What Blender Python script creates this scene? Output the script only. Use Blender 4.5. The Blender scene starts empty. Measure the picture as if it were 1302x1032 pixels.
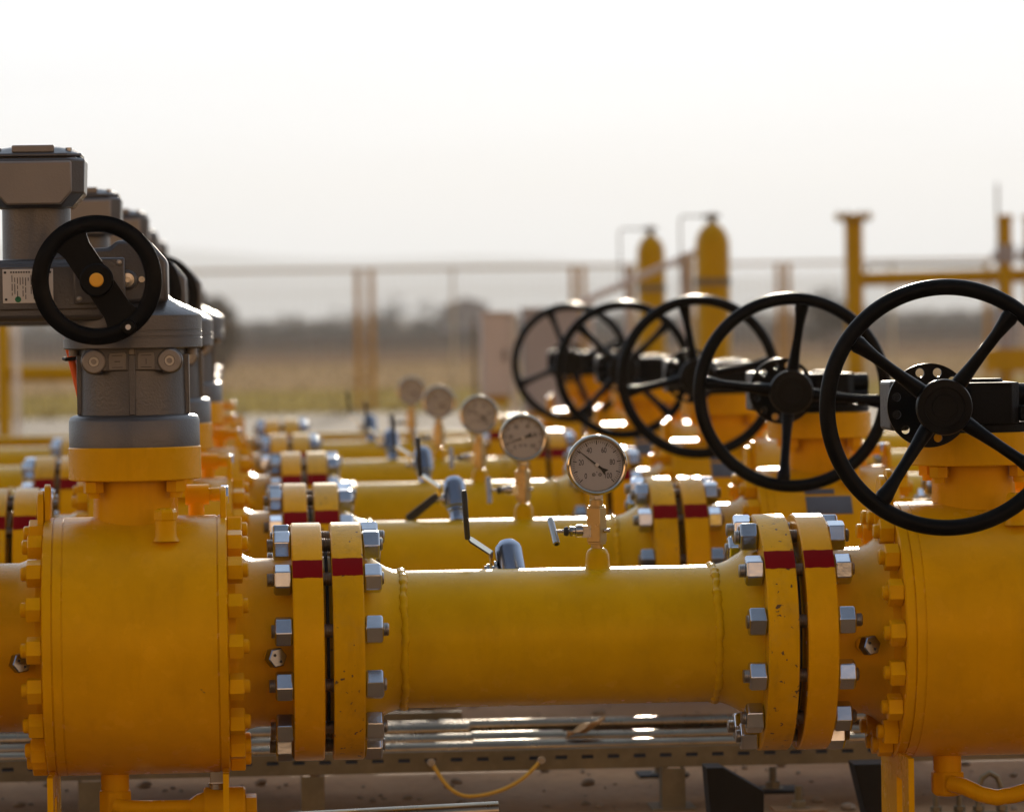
import bpy, bmesh, math, random
from mathutils import Vector, Matrix, Euler
random.seed(7)
scene = bpy.context.scene
COL = scene.collection
R_ = math.radians
PI = math.pi
ZA = 0.442          # height of the pipe axis above the pad
ROW = 1.82          # distance from one pipe run to the next

# ------------------------------------------------------------------ materials
def new_mat(name):
    m = bpy.data.materials.new(name); m.use_nodes = True
    nt = m.node_tree; b = nt.nodes['Principled BSDF']
    return m, nt, b
def N(nt, t, **kw):
    n = nt.nodes.new(t)
    for k, v in kw.items():
        if k in n.inputs: n.inputs[k].default_value = v
        else: setattr(n, k, v)
    return n
def paint(name, col, rough=0.35, var=0.12, bump=0.06, bscale=220, metal=0.0, chips=0.0, chipcol=(0.08, 0.05, 0.03), chipscale=55, spec=0.5, coat=0.0, tint=None, objvar=0.0, streak=0.0, dust=0.0, dustcol=(0.35,0.27,0.16), bdist=0.002):
    m, nt, b = new_mat(name); L = nt.links
    tc = N(nt, 'ShaderNodeTexCoord')
    info = N(nt, 'ShaderNodeObjectInfo')
    off = N(nt, 'ShaderNodeVectorMath', operation='ADD')
    scl = N(nt, 'ShaderNodeVectorMath', operation='SCALE'); scl.inputs['Scale'].default_value = 1.0
    comb = N(nt, 'ShaderNodeCombineXYZ')
    mul = N(nt, 'ShaderNodeMath', operation='MULTIPLY'); mul.inputs[1].default_value = 7.3
    L.new(info.outputs['Random'], mul.inputs[0]); L.new(mul.outputs[0], comb.inputs[0]); L.new(mul.outputs[0], comb.inputs[2])
    L.new(tc.outputs['Object'], off.inputs[0]); L.new(comb.outputs[0], off.inputs[1])
    n1 = N(nt, 'ShaderNodeTexNoise', Scale=9.0, Detail=6.0, Roughness=0.6)
    L.new(off.outputs[0], n1.inputs['Vector'])
    mr = N(nt, 'ShaderNodeMapRange'); mr.inputs[1].default_value = 0.3; mr.inputs[2].default_value = 0.7
    mr.inputs[3].default_value = 1 - var; mr.inputs[4].default_value = 1 + var
    L.new(n1.outputs['Fac'], mr.inputs[0])
    mixv = N(nt, 'ShaderNodeMix', data_type='RGBA', blend_type='MULTIPLY')
    mixv.inputs[0].default_value = 1.0; mixv.inputs[6].default_value = (*col, 1)
    L.new(mr.outputs[0], mixv.inputs[7])
    cur = mixv.outputs[2]
    if streak > 0:
        sm = N(nt, 'ShaderNodeMapping'); sm.inputs['Scale'].default_value = (26.0, 26.0, 2.2); L.new(off.outputs[0], sm.inputs[0])
        sn = N(nt, 'ShaderNodeTexNoise', Scale=1.6, Detail=5.0, Roughness=0.6); L.new(sm.outputs[0], sn.inputs['Vector'])
        sr = N(nt, 'ShaderNodeMapRange'); sr.inputs[1].default_value = 0.52; sr.inputs[2].default_value = 0.72; sr.inputs[3].default_value = 1.0; sr.inputs[4].default_value = 1 - streak
        L.new(sn.outputs['Fac'], sr.inputs[0])
        sv = N(nt, 'ShaderNodeVectorMath', operation='SCALE'); L.new(cur, sv.inputs[0]); L.new(sr.outputs[0], sv.inputs['Scale']); cur = sv.outputs[0]
    if dust > 0:
        nd = N(nt, 'ShaderNodeTexNoise', Scale=26.0, Detail=8.0, Roughness=0.7)
        L.new(off.outputs[0], nd.inputs['Vector'])
        rd = N(nt, 'ShaderNodeMapRange'); rd.inputs[1].default_value = 0.5; rd.inputs[2].default_value = 0.75
        rd.inputs[3].default_value = 0; rd.inputs[4].default_value = dust
        L.new(nd.outputs['Fac'], rd.inputs[0])
        md = N(nt, 'ShaderNodeMix', data_type='RGBA'); md.inputs[7].default_value = (*dustcol, 1)
        L.new(rd.outputs[0], md.inputs[0]); L.new(cur, md.inputs[6]); cur = md.outputs[2]
    if chips > 0:
        nc = N(nt, 'ShaderNodeTexNoise', Scale=chipscale, Detail=3.0, Roughness=0.5)
        L.new(off.outputs[0], nc.inputs['Vector'])
        rc = N(nt, 'ShaderNodeMapRange'); rc.inputs[1].default_value = 0.80 - chips; rc.inputs[2].default_value = 0.815 - chips
        L.new(nc.outputs['Fac'], rc.inputs[0])
        mc = N(nt, 'ShaderNodeMix', data_type='RGBA'); mc.inputs[7].default_value = (*chipcol, 1)
        L.new(rc.outputs[0], mc.inputs[0]); L.new(cur, mc.inputs[6]); cur = mc.outputs[2]
    if objvar:
        ov = N(nt, 'ShaderNodeMapRange'); ov.inputs[3].default_value = 1 - objvar; ov.inputs[4].default_value = 1 + objvar*0.4
        L.new(info.outputs['Random'], ov.inputs[0])
        om = N(nt, 'ShaderNodeVectorMath', operation='SCALE'); L.new(cur, om.inputs[0]); L.new(ov.outputs[0], om.inputs['Scale']); cur = om.outputs[0]
    L.new(cur, b.inputs['Base Color'])
    rr = N(nt, 'ShaderNodeMapRange'); rr.inputs[3].default_value = rough * 0.85; rr.inputs[4].default_value = min(1, rough * 1.25)
    n2 = N(nt, 'ShaderNodeTexNoise', Scale=30.0, Detail=4.0)
    L.new(off.outputs[0], n2.inputs['Vector']); L.new(n2.outputs['Fac'], rr.inputs[0]); L.new(rr.outputs[0], b.inputs['Roughness'])
    b.inputs['Metallic'].default_value = metal
    b.inputs['Specular IOR Level'].default_value = spec
    if tint: b.inputs['Specular Tint'].default_value = (*tint, 1)
    if coat: b.inputs['Coat Weight'].default_value = coat; b.inputs['Coat Roughness'].default_value = 0.25
    if bump > 0:
        n3 = N(nt, 'ShaderNodeTexNoise', Scale=bscale, Detail=3.0)
        L.new(off.outputs[0], n3.inputs['Vector'])
        bp = N(nt, 'ShaderNodeBump'); bp.inputs['Strength'].default_value = bump; bp.inputs['Distance'].default_value = bdist
        L.new(n3.outputs['Fac'], bp.inputs['Height']); L.new(bp.outputs[0], b.inputs['Normal'])
    return m

M = {}
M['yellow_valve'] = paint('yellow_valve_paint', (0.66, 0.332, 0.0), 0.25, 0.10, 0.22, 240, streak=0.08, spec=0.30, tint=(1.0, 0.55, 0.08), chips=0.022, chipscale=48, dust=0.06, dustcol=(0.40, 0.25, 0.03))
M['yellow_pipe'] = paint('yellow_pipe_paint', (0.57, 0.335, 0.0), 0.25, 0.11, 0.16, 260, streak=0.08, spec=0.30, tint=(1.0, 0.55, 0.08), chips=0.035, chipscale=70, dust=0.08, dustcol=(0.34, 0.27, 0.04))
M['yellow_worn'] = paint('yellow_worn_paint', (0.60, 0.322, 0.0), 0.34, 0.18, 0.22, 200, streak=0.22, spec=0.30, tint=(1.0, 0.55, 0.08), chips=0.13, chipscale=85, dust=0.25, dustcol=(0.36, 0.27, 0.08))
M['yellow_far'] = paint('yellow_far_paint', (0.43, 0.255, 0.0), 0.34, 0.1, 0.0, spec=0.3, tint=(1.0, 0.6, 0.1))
M['rust_yellow'] = paint('fence_yellow_paint', (0.42, 0.23, 0.015), 0.5, 0.15, 0.0)
M['red'] = paint('red_paint', (0.18, 0.0, 0.001), 0.55, 0.1, 0.08, 200, spec=0.06)
M['cast_grey'] = paint('grey_cast_paint', (0.090, 0.089, 0.092), 0.34, 0.14, 0.35, 260, metal=0.5, bdist=0.0016)
M['grey_smooth'] = paint('grey_smooth_paint', (0.20, 0.18, 0.16), 0.42, 0.08, 0.12, 300, metal=0.3)
M['black'] = paint('black_paint', (0.003, 0.003, 0.003), 0.30, 0.2, 0.10, 180, spec=0.07, dust=0.05, dustcol=(0.10, 0.08, 0.06))
M['black_cast'] = paint('black_cast_paint', (0.004, 0.0035, 0.003), 0.5, 0.3, 0.5, 200, spec=0.10, bdist=0.002)
M['rough_cast'] = paint('rough_black_casting', (0.03, 0.027, 0.024), 0.4, 0.3, 1.0, 330, metal=0.5, bdist=0.004)
M['black_rubber'] = paint('black_rubber', (0.012, 0.012, 0.012), 0.6, 0.2, 0.1, 200)
M['zinc'] = paint('zinc_plated_steel', (0.54, 0.58, 0.65), 0.24, 0.16, 0.15, 90, metal=1.0, objvar=0.35, chips=0.06, chipcol=(0.10, 0.09, 0.08), chipscale=60)
M['thread'] = paint('threaded_steel', (0.34, 0.33, 0.32), 0.36, 0.2, 0.0, metal=1.0)
M['steel'] = paint('stainless_steel', (0.38, 0.37, 0.36), 0.24, 0.08, 0.05, 120, metal=1.0)
M['warm_steel'] = paint('dull_warm_tinted_steel', (0.42, 0.30, 0.13), 0.28, 0.12, 0.05, 120, metal=1.0)  # steel tinted orange to imitate reflections of the yellow equipment
M['dark_chrome'] = paint('dull_chromed_brass', (0.26, 0.29, 0.36), 0.22, 0.1, 0.03, 90, metal=1.0)
M['chrome'] = paint('polished_steel', (0.52, 0.46, 0.36), 0.12, 0.04, 0.0, metal=1.0)  # warm tint puts the orange reflections of the gauge rims into the metal
M['galv'] = paint('galvanised_steel', (0.16, 0.135, 0.085), 0.48, 0.25, 0.1, 60, metal=0.6, dust=0.35, dustcol=(0.30, 0.23, 0.15))
M['conduit'] = paint('conduit_steel', (0.26, 0.22, 0.165), 0.27, 0.25, 0.1, 60, metal=1.0, dust=0.3, dustcol=(0.16, 0.12, 0.08))
M['dark_steel'] = paint('dark_steel', (0.010, 0.009, 0.008), 0.6, 0.3, 0.2, 120, spec=0.2)
M['gasket'] = paint('gasket_dark', (0.012, 0.011, 0.010), 0.7, 0.2, 0.0)
M['dial'] = paint('dial_white', (0.40, 0.385, 0.375), 0.5, 0.04, 0.0)
M['pad'] = paint('pad_paint', (0.16, 0.145, 0.13), 0.4, 0.06, 0.1, 200, metal=0.3)
M['plug'] = paint('plain_plug', (0.23, 0.21, 0.19), 0.4, 0.06, 0.1, 200, metal=0.3)
M['ink'] = paint('black_ink', (0.01, 0.01, 0.01), 0.5, 0.0, 0.0)
M['plate'] = paint('label_plate', (0.58, 0.55, 0.50), 0.4, 0.05, 0.0, metal=0.2)
M['dark_plate'] = paint('grey_name_plate', (0.10, 0.105, 0.12), 0.4, 0.2, 0.1, 60, metal=0.4)
M['green'] = paint('green_sticker', (0.01, 0.16, 0.06), 0.5, 0.05, 0.0)
M['orange'] = paint('orange_sheath', (0.90, 0.13, 0.002), 0.45, 0.06, 0.0)
M['wire'] = paint('yellow_wire_sheath', (0.60, 0.34, 0.02), 0.45, 0.06, 0.0)
M['yellow_cap'] = paint('yellow_plastic', (0.75, 0.36, 0.01), 0.4, 0.05, 0.0)
M['cabinet'] = paint('cabinet_paint', (0.50, 0.45, 0.43), 0.5, 0.05, 0.0)
M['cabinet_dark'] = paint('cabinet_grey_paint', (0.32, 0.30, 0.31), 0.5, 0.05, 0.0)
M['white_paint'] = paint('white_paint', (0.72, 0.69, 0.64), 0.5, 0.05, 0.0)
M['rail'] = paint('rail_grey_paint', (0.50, 0.47, 0.38), 0.5, 0.1, 0.0)
M['leaf'] = paint('dry_leaf', (0.40, 0.24, 0.10), 0.7, 0.25, 0.2, 60)
M['bark'] = paint('bark', (0.10, 0.08, 0.06), 0.9, 0.2, 0.0)
M['foliage'] = paint('dry_foliage', (0.075, 0.07, 0.05), 0.8, 0.4, 0.0)
M['foliage2'] = paint('dusty_foliage', (0.11, 0.10, 0.075), 0.8, 0.4, 0.0)
M['far_wall'] = paint('far_wall', (0.30, 0.31, 0.34), 0.8, 0.1, 0.0)
M['far_roof'] = paint('far_roof', (0.16, 0.14, 0.14), 0.8, 0.1, 0.0)
M['far_glass'] = paint('far_glass', (0.05, 0.06, 0.08), 0.2, 0.1, 0.0)

def glass_mat():
    m = bpy.data.materials.new('gauge_glass'); m.use_nodes = True
    nt = m.node_tree; nt.nodes.clear()
    o = N(nt, 'ShaderNodeOutputMaterial'); mx = N(nt, 'ShaderNodeMixShader')
    t = N(nt, 'ShaderNodeBsdfTransparent'); g = N(nt, 'ShaderNodeBsdfGlossy', Roughness=0.03)
    f = N(nt, 'ShaderNodeFresnel', IOR=1.16)
    nt.links.new(f.outputs[0], mx.inputs[0]); nt.links.new(t.outputs[0], mx.inputs[1]); nt.links.new(g.outputs[0], mx.inputs[2])
    nt.links.new(mx.outputs[0], o.inputs[0])
    return m
M['glass'] = glass_mat()

def ground_mat(name, cols, scale, bump, rough=0.9, fine=60):
    m, nt, b = new_mat(name); L = nt.links
    tc = N(nt, 'ShaderNodeTexCoord')
    n1 = N(nt, 'ShaderNodeTexNoise', Scale=scale, Detail=8.0, Roughness=0.65)
    n2 = N(nt, 'ShaderNodeTexNoise', Scale=fine, Detail=6.0, Roughness=0.7)
    for n in (n1, n2): L.new(tc.outputs['Object'], n.inputs['Vector'])
    ramp = N(nt, 'ShaderNodeValToRGB')
    e = ramp.color_ramp.elements
    e[0].position = 0.3; e[0].color = (*cols[0], 1); e[1].position = 0.72; e[1].color = (*cols[-1], 1)
    for i, c in enumerate(cols[1:-1]):
        x = e.new(0.3 + 0.42 * (i + 1) / (len(cols) - 1)); x.color = (*c, 1)
    ad = N(nt, 'ShaderNodeMix', data_type='FLOAT'); ad.inputs[0].default_value = 0.4
    L.new(n1.outputs['Fac'], ad.inputs[2]); L.new(n2.outputs['Fac'], ad.inputs[3])
    L.new(ad.outputs[0], ramp.inputs[0]); L.new(ramp.outputs[0], b.inputs['Base Color'])
    b.inputs['Roughness'].default_value = rough
    b.inputs['Specular IOR Level'].default_value = 0.25 if name in ('concrete', 'gravel') else 0.0
    bp = N(nt, 'ShaderNodeBump'); bp.inputs['Strength'].default_value = bump; bp.inputs['Distance'].default_value = 0.02
    L.new(n2.outputs['Fac'], bp.inputs['Height']); L.new(bp.outputs[0], b.inputs['Normal'])
    return m
M['concrete'] = ground_mat('concrete', [(0.096, 0.0468, 0.019), (0.224, 0.1196, 0.05), (0.32, 0.1794, 0.082), (0.464, 0.273, 0.135)], 1.6, 0.4, 0.85, 40)
M['dark_ground'] = ground_mat('dark_ground', [(0.025, 0.022, 0.018), (0.045, 0.038, 0.030), (0.065, 0.055, 0.043)], 1.2, 0.5, 0.9, 60)
M['gravel'] = ground_mat('gravel', [(0.10, 0.075, 0.05), (0.22, 0.17, 0.115), (0.34, 0.27, 0.19)], 3.0, 0.8, 0.9, 22)
M['field'] = ground_mat('field_soil', [(0.266, 0.175, 0.0928), (0.399, 0.2625, 0.1328), (0.513, 0.35, 0.176)], 0.06, 0.8, 0.95, 2.5)
M['plough'] = ground_mat('plough_soil', [(0.0616, 0.0441, 0.0336), (0.099, 0.0714, 0.0525), (0.154, 0.1134, 0.084)], 0.03, 0.5, 0.95, 1.5)
M['stubble'] = ground_mat('stubble_soil', [(0.147, 0.0988, 0.0613), (0.231, 0.152, 0.0927), (0.315, 0.209, 0.1225)], 0.05, 0.5, 0.95, 2)
M['weeds'] = ground_mat('weedy_ground', [(0.19, 0.1445, 0.033), (0.342, 0.2465, 0.0675), (0.494, 0.357, 0.12)], 0.5, 0.6, 0.95, 6)
M['pebble'] = paint('pebble_stone', (0.20, 0.15, 0.10), 0.8, 0.4, 0.3, 200)
M['grass'] = paint('dry_grass', (0.24, 0.185, 0.075), 0.8, 0.15, 0.0)
M['hill'] = ground_mat('hill_scrub', [(0.06, 0.055, 0.045), (0.10, 0.09, 0.07), (0.14, 0.12, 0.09)], 0.004, 0.2, 0.95, 0.03)

# ------------------------------------------------------------------ mesh builder
class MB:
    def __init__(s): s.v = []; s.f = []
    def add(s, vs, fs, mat=None):
        o = len(s.v)
        s.v += [tuple(mat @ Vector(p)) if mat else tuple(p) for p in vs]
        s.f += [tuple(i + o for i in f) for f in fs]
        return s
    @staticmethod
    def frame(d, roll=0.0):
        d = Vector(d).normalized()
        up = Vector((0, 0, 1)) if abs(d.z) < 0.99 else Vector((0, 1, 0))
        a = up.cross(d).normalized(); b = d.cross(a).normalized()
        if roll: a, b = a * math.cos(roll) + b * math.sin(roll), b * math.cos(roll) - a * math.sin(roll)
        return a, b, d
    def lathe(s, prof, base, axis, seg=48, roll=0.0, rmod=None):
        """prof: list of (distance along axis, radius); closes both ends."""
        a, b, d = s.frame(axis, roll); base = Vector(base); vs = []; fs = []
        for (t, r) in prof:
            for k in range(seg):
                th = 2 * PI * k / seg
                q = r if rmod is None else rmod(t, r, th)
                vs.append(base + d * t + (a * math.cos(th) + b * math.sin(th)) * q)
        n = len(prof)
        for i in range(n - 1):
            for k in range(seg):
                k2 = (k + 1) % seg
                fs.append((i * seg + k, i * seg + k2, (i + 1) * seg + k2, (i + 1) * seg + k))
        if prof[0][1] > 1e-6: fs.append(tuple(reversed(range(seg))))
        if prof[-1][1] > 1e-6: fs.append(tuple((n - 1) * seg + k for k in range(seg)))
        return s.add(vs, fs)
    def ringlathe(s, prof, base, axis, seg=48):
        """closed profile loop (t, r) turned about the axis: a ring with a hole."""
        a, b, d = s.frame(axis); base = Vector(base); vs = []; fs = []; n = len(prof)
        for (t, r) in prof:
            for k in range(seg):
                th = 2 * PI * k / seg
                vs.append(base + d * t + (a * math.cos(th) + b * math.sin(th)) * r)
        for i in range(n):
            j = (i + 1) % n
            for k in range(seg):
                k2 = (k + 1) % seg
                fs.append((i * seg + k, i * seg + k2, j * seg + k2, j * seg + k))
        return s.add(vs, fs)
    def cyl(s, p0, p1, r0, r1=None, seg=24, ch=0.0):
        p0 = Vector(p0); p1 = Vector(p1); L = (p1 - p0).length; r1 = r0 if r1 is None else r1
        if ch > 0: prof = [(0, r0 - ch), (ch, r0), (L - ch, r1), (L, r1 - ch)]
        else: prof = [(0, r0), (L, r1)]
        return s.lathe(prof, p0, p1 - p0, seg)
    def hexa(s, p0, d, L, r, roll=0.0, ch=0.08, seg=6):
        return s.lathe([(0, r * (1 - ch)), (L * 0.07, r), (L * 0.93, r), (L, r * (1 - ch))], p0, d, seg, roll)
    def box(s, c, size, rot=None):
        x, y, z = (q / 2 for q in size)
        vs = [(-x,-y,-z),(x,-y,-z),(x,y,-z),(-x,y,-z),(-x,-y,z),(x,-y,z),(x,y,z),(-x,y,z)]
        fs = [(0,3,2,1),(4,5,6,7),(0,1,5,4),(1,2,6,5),(2,3,7,6),(3,0,4,7)]
        m = Matrix.Translation(c)
        if rot is not None: m = m @ Euler(rot).to_matrix().to_4x4()
        return s.add(vs, fs, m)
    def bb(s, x0, x1, y0, y1, z0, z1):
        return s.box(((x0+x1)/2, (y0+y1)/2, (z0+z1)/2), (abs(x1-x0), abs(y1-y0), abs(z1-z0)))
    def tube(s, pts, r, seg=14, caps=True):
        pts = [Vector(p) for p in pts]; n = len(pts)
        rs = r if isinstance(r, (list, tuple)) else [r] * n
        vs = []; fs = []; a = None
        for i, p in enumerate(pts):
            d = (pts[min(i + 1, n - 1)] - pts[max(i - 1, 0)]).normalized()
            if a is None: a, b, _ = s.frame(d)
            a = (a - d * a.dot(d)).normalized(); b = d.cross(a)
            for k in range(seg):
                th = 2 * PI * k / seg
                vs.append(p + (a * math.cos(th) + b * math.sin(th)) * rs[i])
        for i in range(n - 1):
            for k in range(seg):
                k2 = (k + 1) % seg
                fs.append((i*seg+k, i*seg+k2, (i+1)*seg+k2, (i+1)*seg+k))
        if caps: fs += [tuple(reversed(range(seg))), tuple((n-1)*seg+k for k in range(seg))]
        return s.add(vs, fs)
    def torus(s, c, axis, R, r, seg=72, rs=16, flat=1.0):
        a, b, d = s.frame(axis); c = Vector(c); vs = []; fs = []
        for k in range(seg):
            th = 2*PI*k/seg; e = a*math.cos(th) + b*math.sin(th)
            for j in range(rs):
                ph = 2*PI*j/rs
                vs.append(c + e*(R + r*math.cos(ph)) + d*(r*flat*math.sin(ph)))
        for k in range(seg):
            k2 = (k+1) % seg
            for j in range(rs):
                j2 = (j+1) % rs
                fs.append((k*rs+j, k2*rs+j, k2*rs+j2, k*rs+j2))
        return s.add(vs, fs)
    def prism(s, poly, o, u, v, w, depth):
        """polygon (p,q) in the plane o + p*u + q*v, extruded by depth along w."""
        o = Vector(o); u = Vector(u); v = Vector(v); w = Vector(w).normalized(); n = len(poly)
        a = [o + u*p + v*q for p, q in poly]
        vs = a + [p + w*depth for p in a]
        fs = [tuple(reversed(range(n))), tuple(range(n, 2*n))]
        fs += [(i, (i+1) % n, n+(i+1) % n, n+i) for i in range(n)]
        return s.add(vs, fs)
    def loft(s, rings):
        n = len(rings[0]); vs = [p for r in rings for p in r]; fs = []
        for i in range(len(rings) - 1):
            for k in range(n):
                k2 = (k+1) % n
                fs.append((i*n+k, i*n+k2, (i+1)*n+k2, (i+1)*n+k))
        fs += [tuple(reversed(range(n))), tuple((len(rings)-1)*n + k for k in range(n))]
        return s.add(vs, fs)
    def arcshell(s, cx0, cx1, R0, R1, a0, a1, zc, seg=10):
        """slice of a ring about the X axis; angle measured from the camera side (-Y) upwards."""
        vs = []; fs = []
        for i in range(seg + 1):
            a = a0 + (a1 - a0)*i/seg; y = -math.cos(a); z = math.sin(a)
            for (x, r) in ((cx0, R0), (cx1, R0), (cx1, R1), (cx0, R1)):
                vs.append((x, y*r, zc + z*r))
        for i in range(seg):
            for k in range(4):
                k2 = (k+1) % 4
                fs.append((i*4+k, i*4+k2, (i+1)*4+k2, (i+1)*4+k))
        fs += [(3,2,1,0), (seg*4, seg*4+1, seg*4+2, seg*4+3)]
        return s.add(vs, fs)
    def punched(s, c, R, r0, rh, h, n, depth):
        """disc facing -Y with a bore and a circle of n round holes"""
        bm = bmesh.new(); edges = []
        def loop(cx, cz, r, k):
            vv = [bm.verts.new((cx + r*math.cos(2*PI*i/k), 0, cz + r*math.sin(2*PI*i/k))) for i in range(k)]
            edges.extend(bm.edges.new((vv[i], vv[(i+1) % k])) for i in range(k))
        loop(0, 0, R, 72); loop(0, 0, r0, 32)
        for i in range(n): loop(rh*math.cos(2*PI*(i+0.5)/n), rh*math.sin(2*PI*(i+0.5)/n), h, 18)
        bmesh.ops.triangle_fill(bm, use_beauty=True, use_dissolve=False, edges=edges)
        ex = bmesh.ops.extrude_face_region(bm, geom=bm.faces[:])
        bmesh.ops.translate(bm, verts=[g for g in ex['geom'] if isinstance(g, bmesh.types.BMVert)], vec=(0, -depth, 0))
        bm.verts.index_update(); c = Vector(c)
        s.add([tuple(v.co + c) for v in bm.verts], [tuple(v.index for v in f.verts) for f in bm.faces]); bm.free()
        return s
    def mesh(s, name, mat, org=(0,0,0), smooth=35):
        me = bpy.data.meshes.new(name)
        o = Vector(org)
        me.from_pydata([Vector(p) - o for p in s.v], [], s.f)
        bm = bmesh.new(); bm.from_mesh(me); bmesh.ops.recalc_face_normals(bm, faces=bm.faces); bm.to_mesh(me); bm.free()
        me.materials.append(M[mat] if isinstance(mat, str) else mat)
        if smooth:
            me.polygons.foreach_set('use_smooth', [True]*len(me.polygons))
            me.set_sharp_from_angle(angle=R_(smooth))
        me.update()
        return me
    def build(s, name, mat, parent=None, smooth=35, bevel=0.0, org=None, label=None):
        o3 = ORG.get(parent, Vector((0,0,0))) if parent else Vector(org or (0,0,0))
        me = s.mesh(name, mat, o3, smooth)
        o = bpy.data.objects.new(name, me); COL.objects.link(o)
        if parent: o.parent = parent
        else: o.location = o3
        ORG[o] = o3
        if bevel:
            md = o.modifiers.new('bevel', 'BEVEL'); md.width = bevel; md.segments = 2; md.limit_method = 'ANGLE'; md.angle_limit = R_(38)
        if label: o['label'] = label
        return o
ORG = {}
def thing(name, loc, label, cat, group=None):
    o = bpy.data.objects.new(name, None); COL.objects.link(o)
    o.empty_display_size = 0.05; o.location = loc; ORG[o] = Vector(loc)
    o['label'] = label; o['category'] = cat
    if group: o['group'] = group
    return o
def tag(o, label, cat, group=None):
    o['label'] = label; o['category'] = cat
    if group: o['group'] = group
    return o
def inst(me, name, parent, loc, rot=(0,0,0), sub=False):
    """place shared mesh data as a part; loc is a scene position (or local to the parent part when sub)."""
    o = bpy.data.objects.new(name, me); COL.objects.link(o); o.parent = parent
    o.location = Vector(loc) if sub else Vector(loc) - ORG[parent]
    o.rotation_euler = rot
    return o
def copy_tree(o, parent=None):
    c = o.copy(); COL.objects.link(c)
    if parent: c.parent = parent
    for ch in list(o.children): copy_tree(ch, c)
    return c
def text_mesh(txt, size, mat, loc, rot=(PI/2, 0, 0), extrude=0.0002):
    cu = bpy.data.curves.new('txt', 'FONT'); cu.body = txt; cu.size = size; cu.align_x = 'CENTER'; cu.align_y = 'CENTER'; cu.extrude = extrude
    ob = bpy.data.objects.new('txt', cu); COL.objects.link(ob)
    bpy.context.view_layer.update()
    dg = bpy.context.evaluated_depsgraph_get()
    me = bpy.data.meshes.new_from_object(ob.evaluated_get(dg))
    bpy.data.objects.remove(ob); 
    mt = Matrix.Translation(loc) @ Euler(rot).to_matrix().to_4x4()
    vs = [tuple(mt @ v.co) for v in me.vertices]; fs = [tuple(p.vertices) for p in me.polygons]
    return vs, fs

# ------------------------------------------------------------------ shared hardware meshes
def mesh_nut():
    b = MB(); b.lathe([(0, 0.0205), (0.0028, 0.0245), (0.0262, 0.0245), (0.029, 0.0205)], (-0.0145, 0, 0), (1, 0, 0), 6)
    return b.mesh('nut', 'zinc', smooth=0)
def mesh_stud(L):
    b = MB(); prof = []; n = int(L/0.0026); r = 0.0108
    prof.append((0, r*0.8))
    for i in range(n):
        prof.append((0.001 + i*0.0026, r)); prof.append((0.001 + i*0.0026 + 0.0013, r*0.90))
    prof.append((L, r*0.8))
    b.lathe(prof, (-L/2, 0, 0), (1, 0, 0), 14)
    return b.mesh('stud_bolt', 'thread', smooth=30)
def mesh_cover_bolt(sg):
    b = MB()
    b.hexa((0, 0, 0), (sg, 0, 0), 0.024, 0.0215, 0, 0.12)
    b.lathe([(0.024, 0.0115), (0.031, 0.0115), (0.033, 0.009)], (0, 0, 0), (sg, 0, 0), 16)
    return b.mesh('cover_bolt', 'yellow_valve', smooth=30)
NUT = mesh_nut(); STUD = mesh_stud(0.183)
NUTBEV = 0.0016
CB = {1: mesh_cover_bolt(1), -1: mesh_cover_bolt(-1)}

def bevelled(o, w=NUTBEV):
    md = o.modifiers.new('bevel', 'BEVEL'); md.width = w; md.segments = 2; md.limit_method = 'ANGLE'; md.angle_limit = R_(28)

BR = 0.166
def joint_studs(parent, xa, xb):
    """twelve stud bolts, each with two nuts, through the flange pair xa..xb"""
    xm = (xa + xb)/2
    for k in range(12):
        a = R_(-10 + 30*k)
        dx = random.uniform(-0.004, 0.004)
        st = inst(STUD, 'stud_bolt', parent, (xm + dx, -math.cos(a)*BR, ZA - math.sin(a)*BR), (a, 0, 0))
        for sg, x in ((-1, xa - 0.0146), (1, xb + 0.0146)):
            nn = inst(NUT, 'nut', st, (x - xm - dx, 0, 0), (random.choice((R_(random.uniform(-9, 9)), R_(random.uniform(-30, 30)))), 0, 0), sub=True)
            bevelled(nn)

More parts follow.
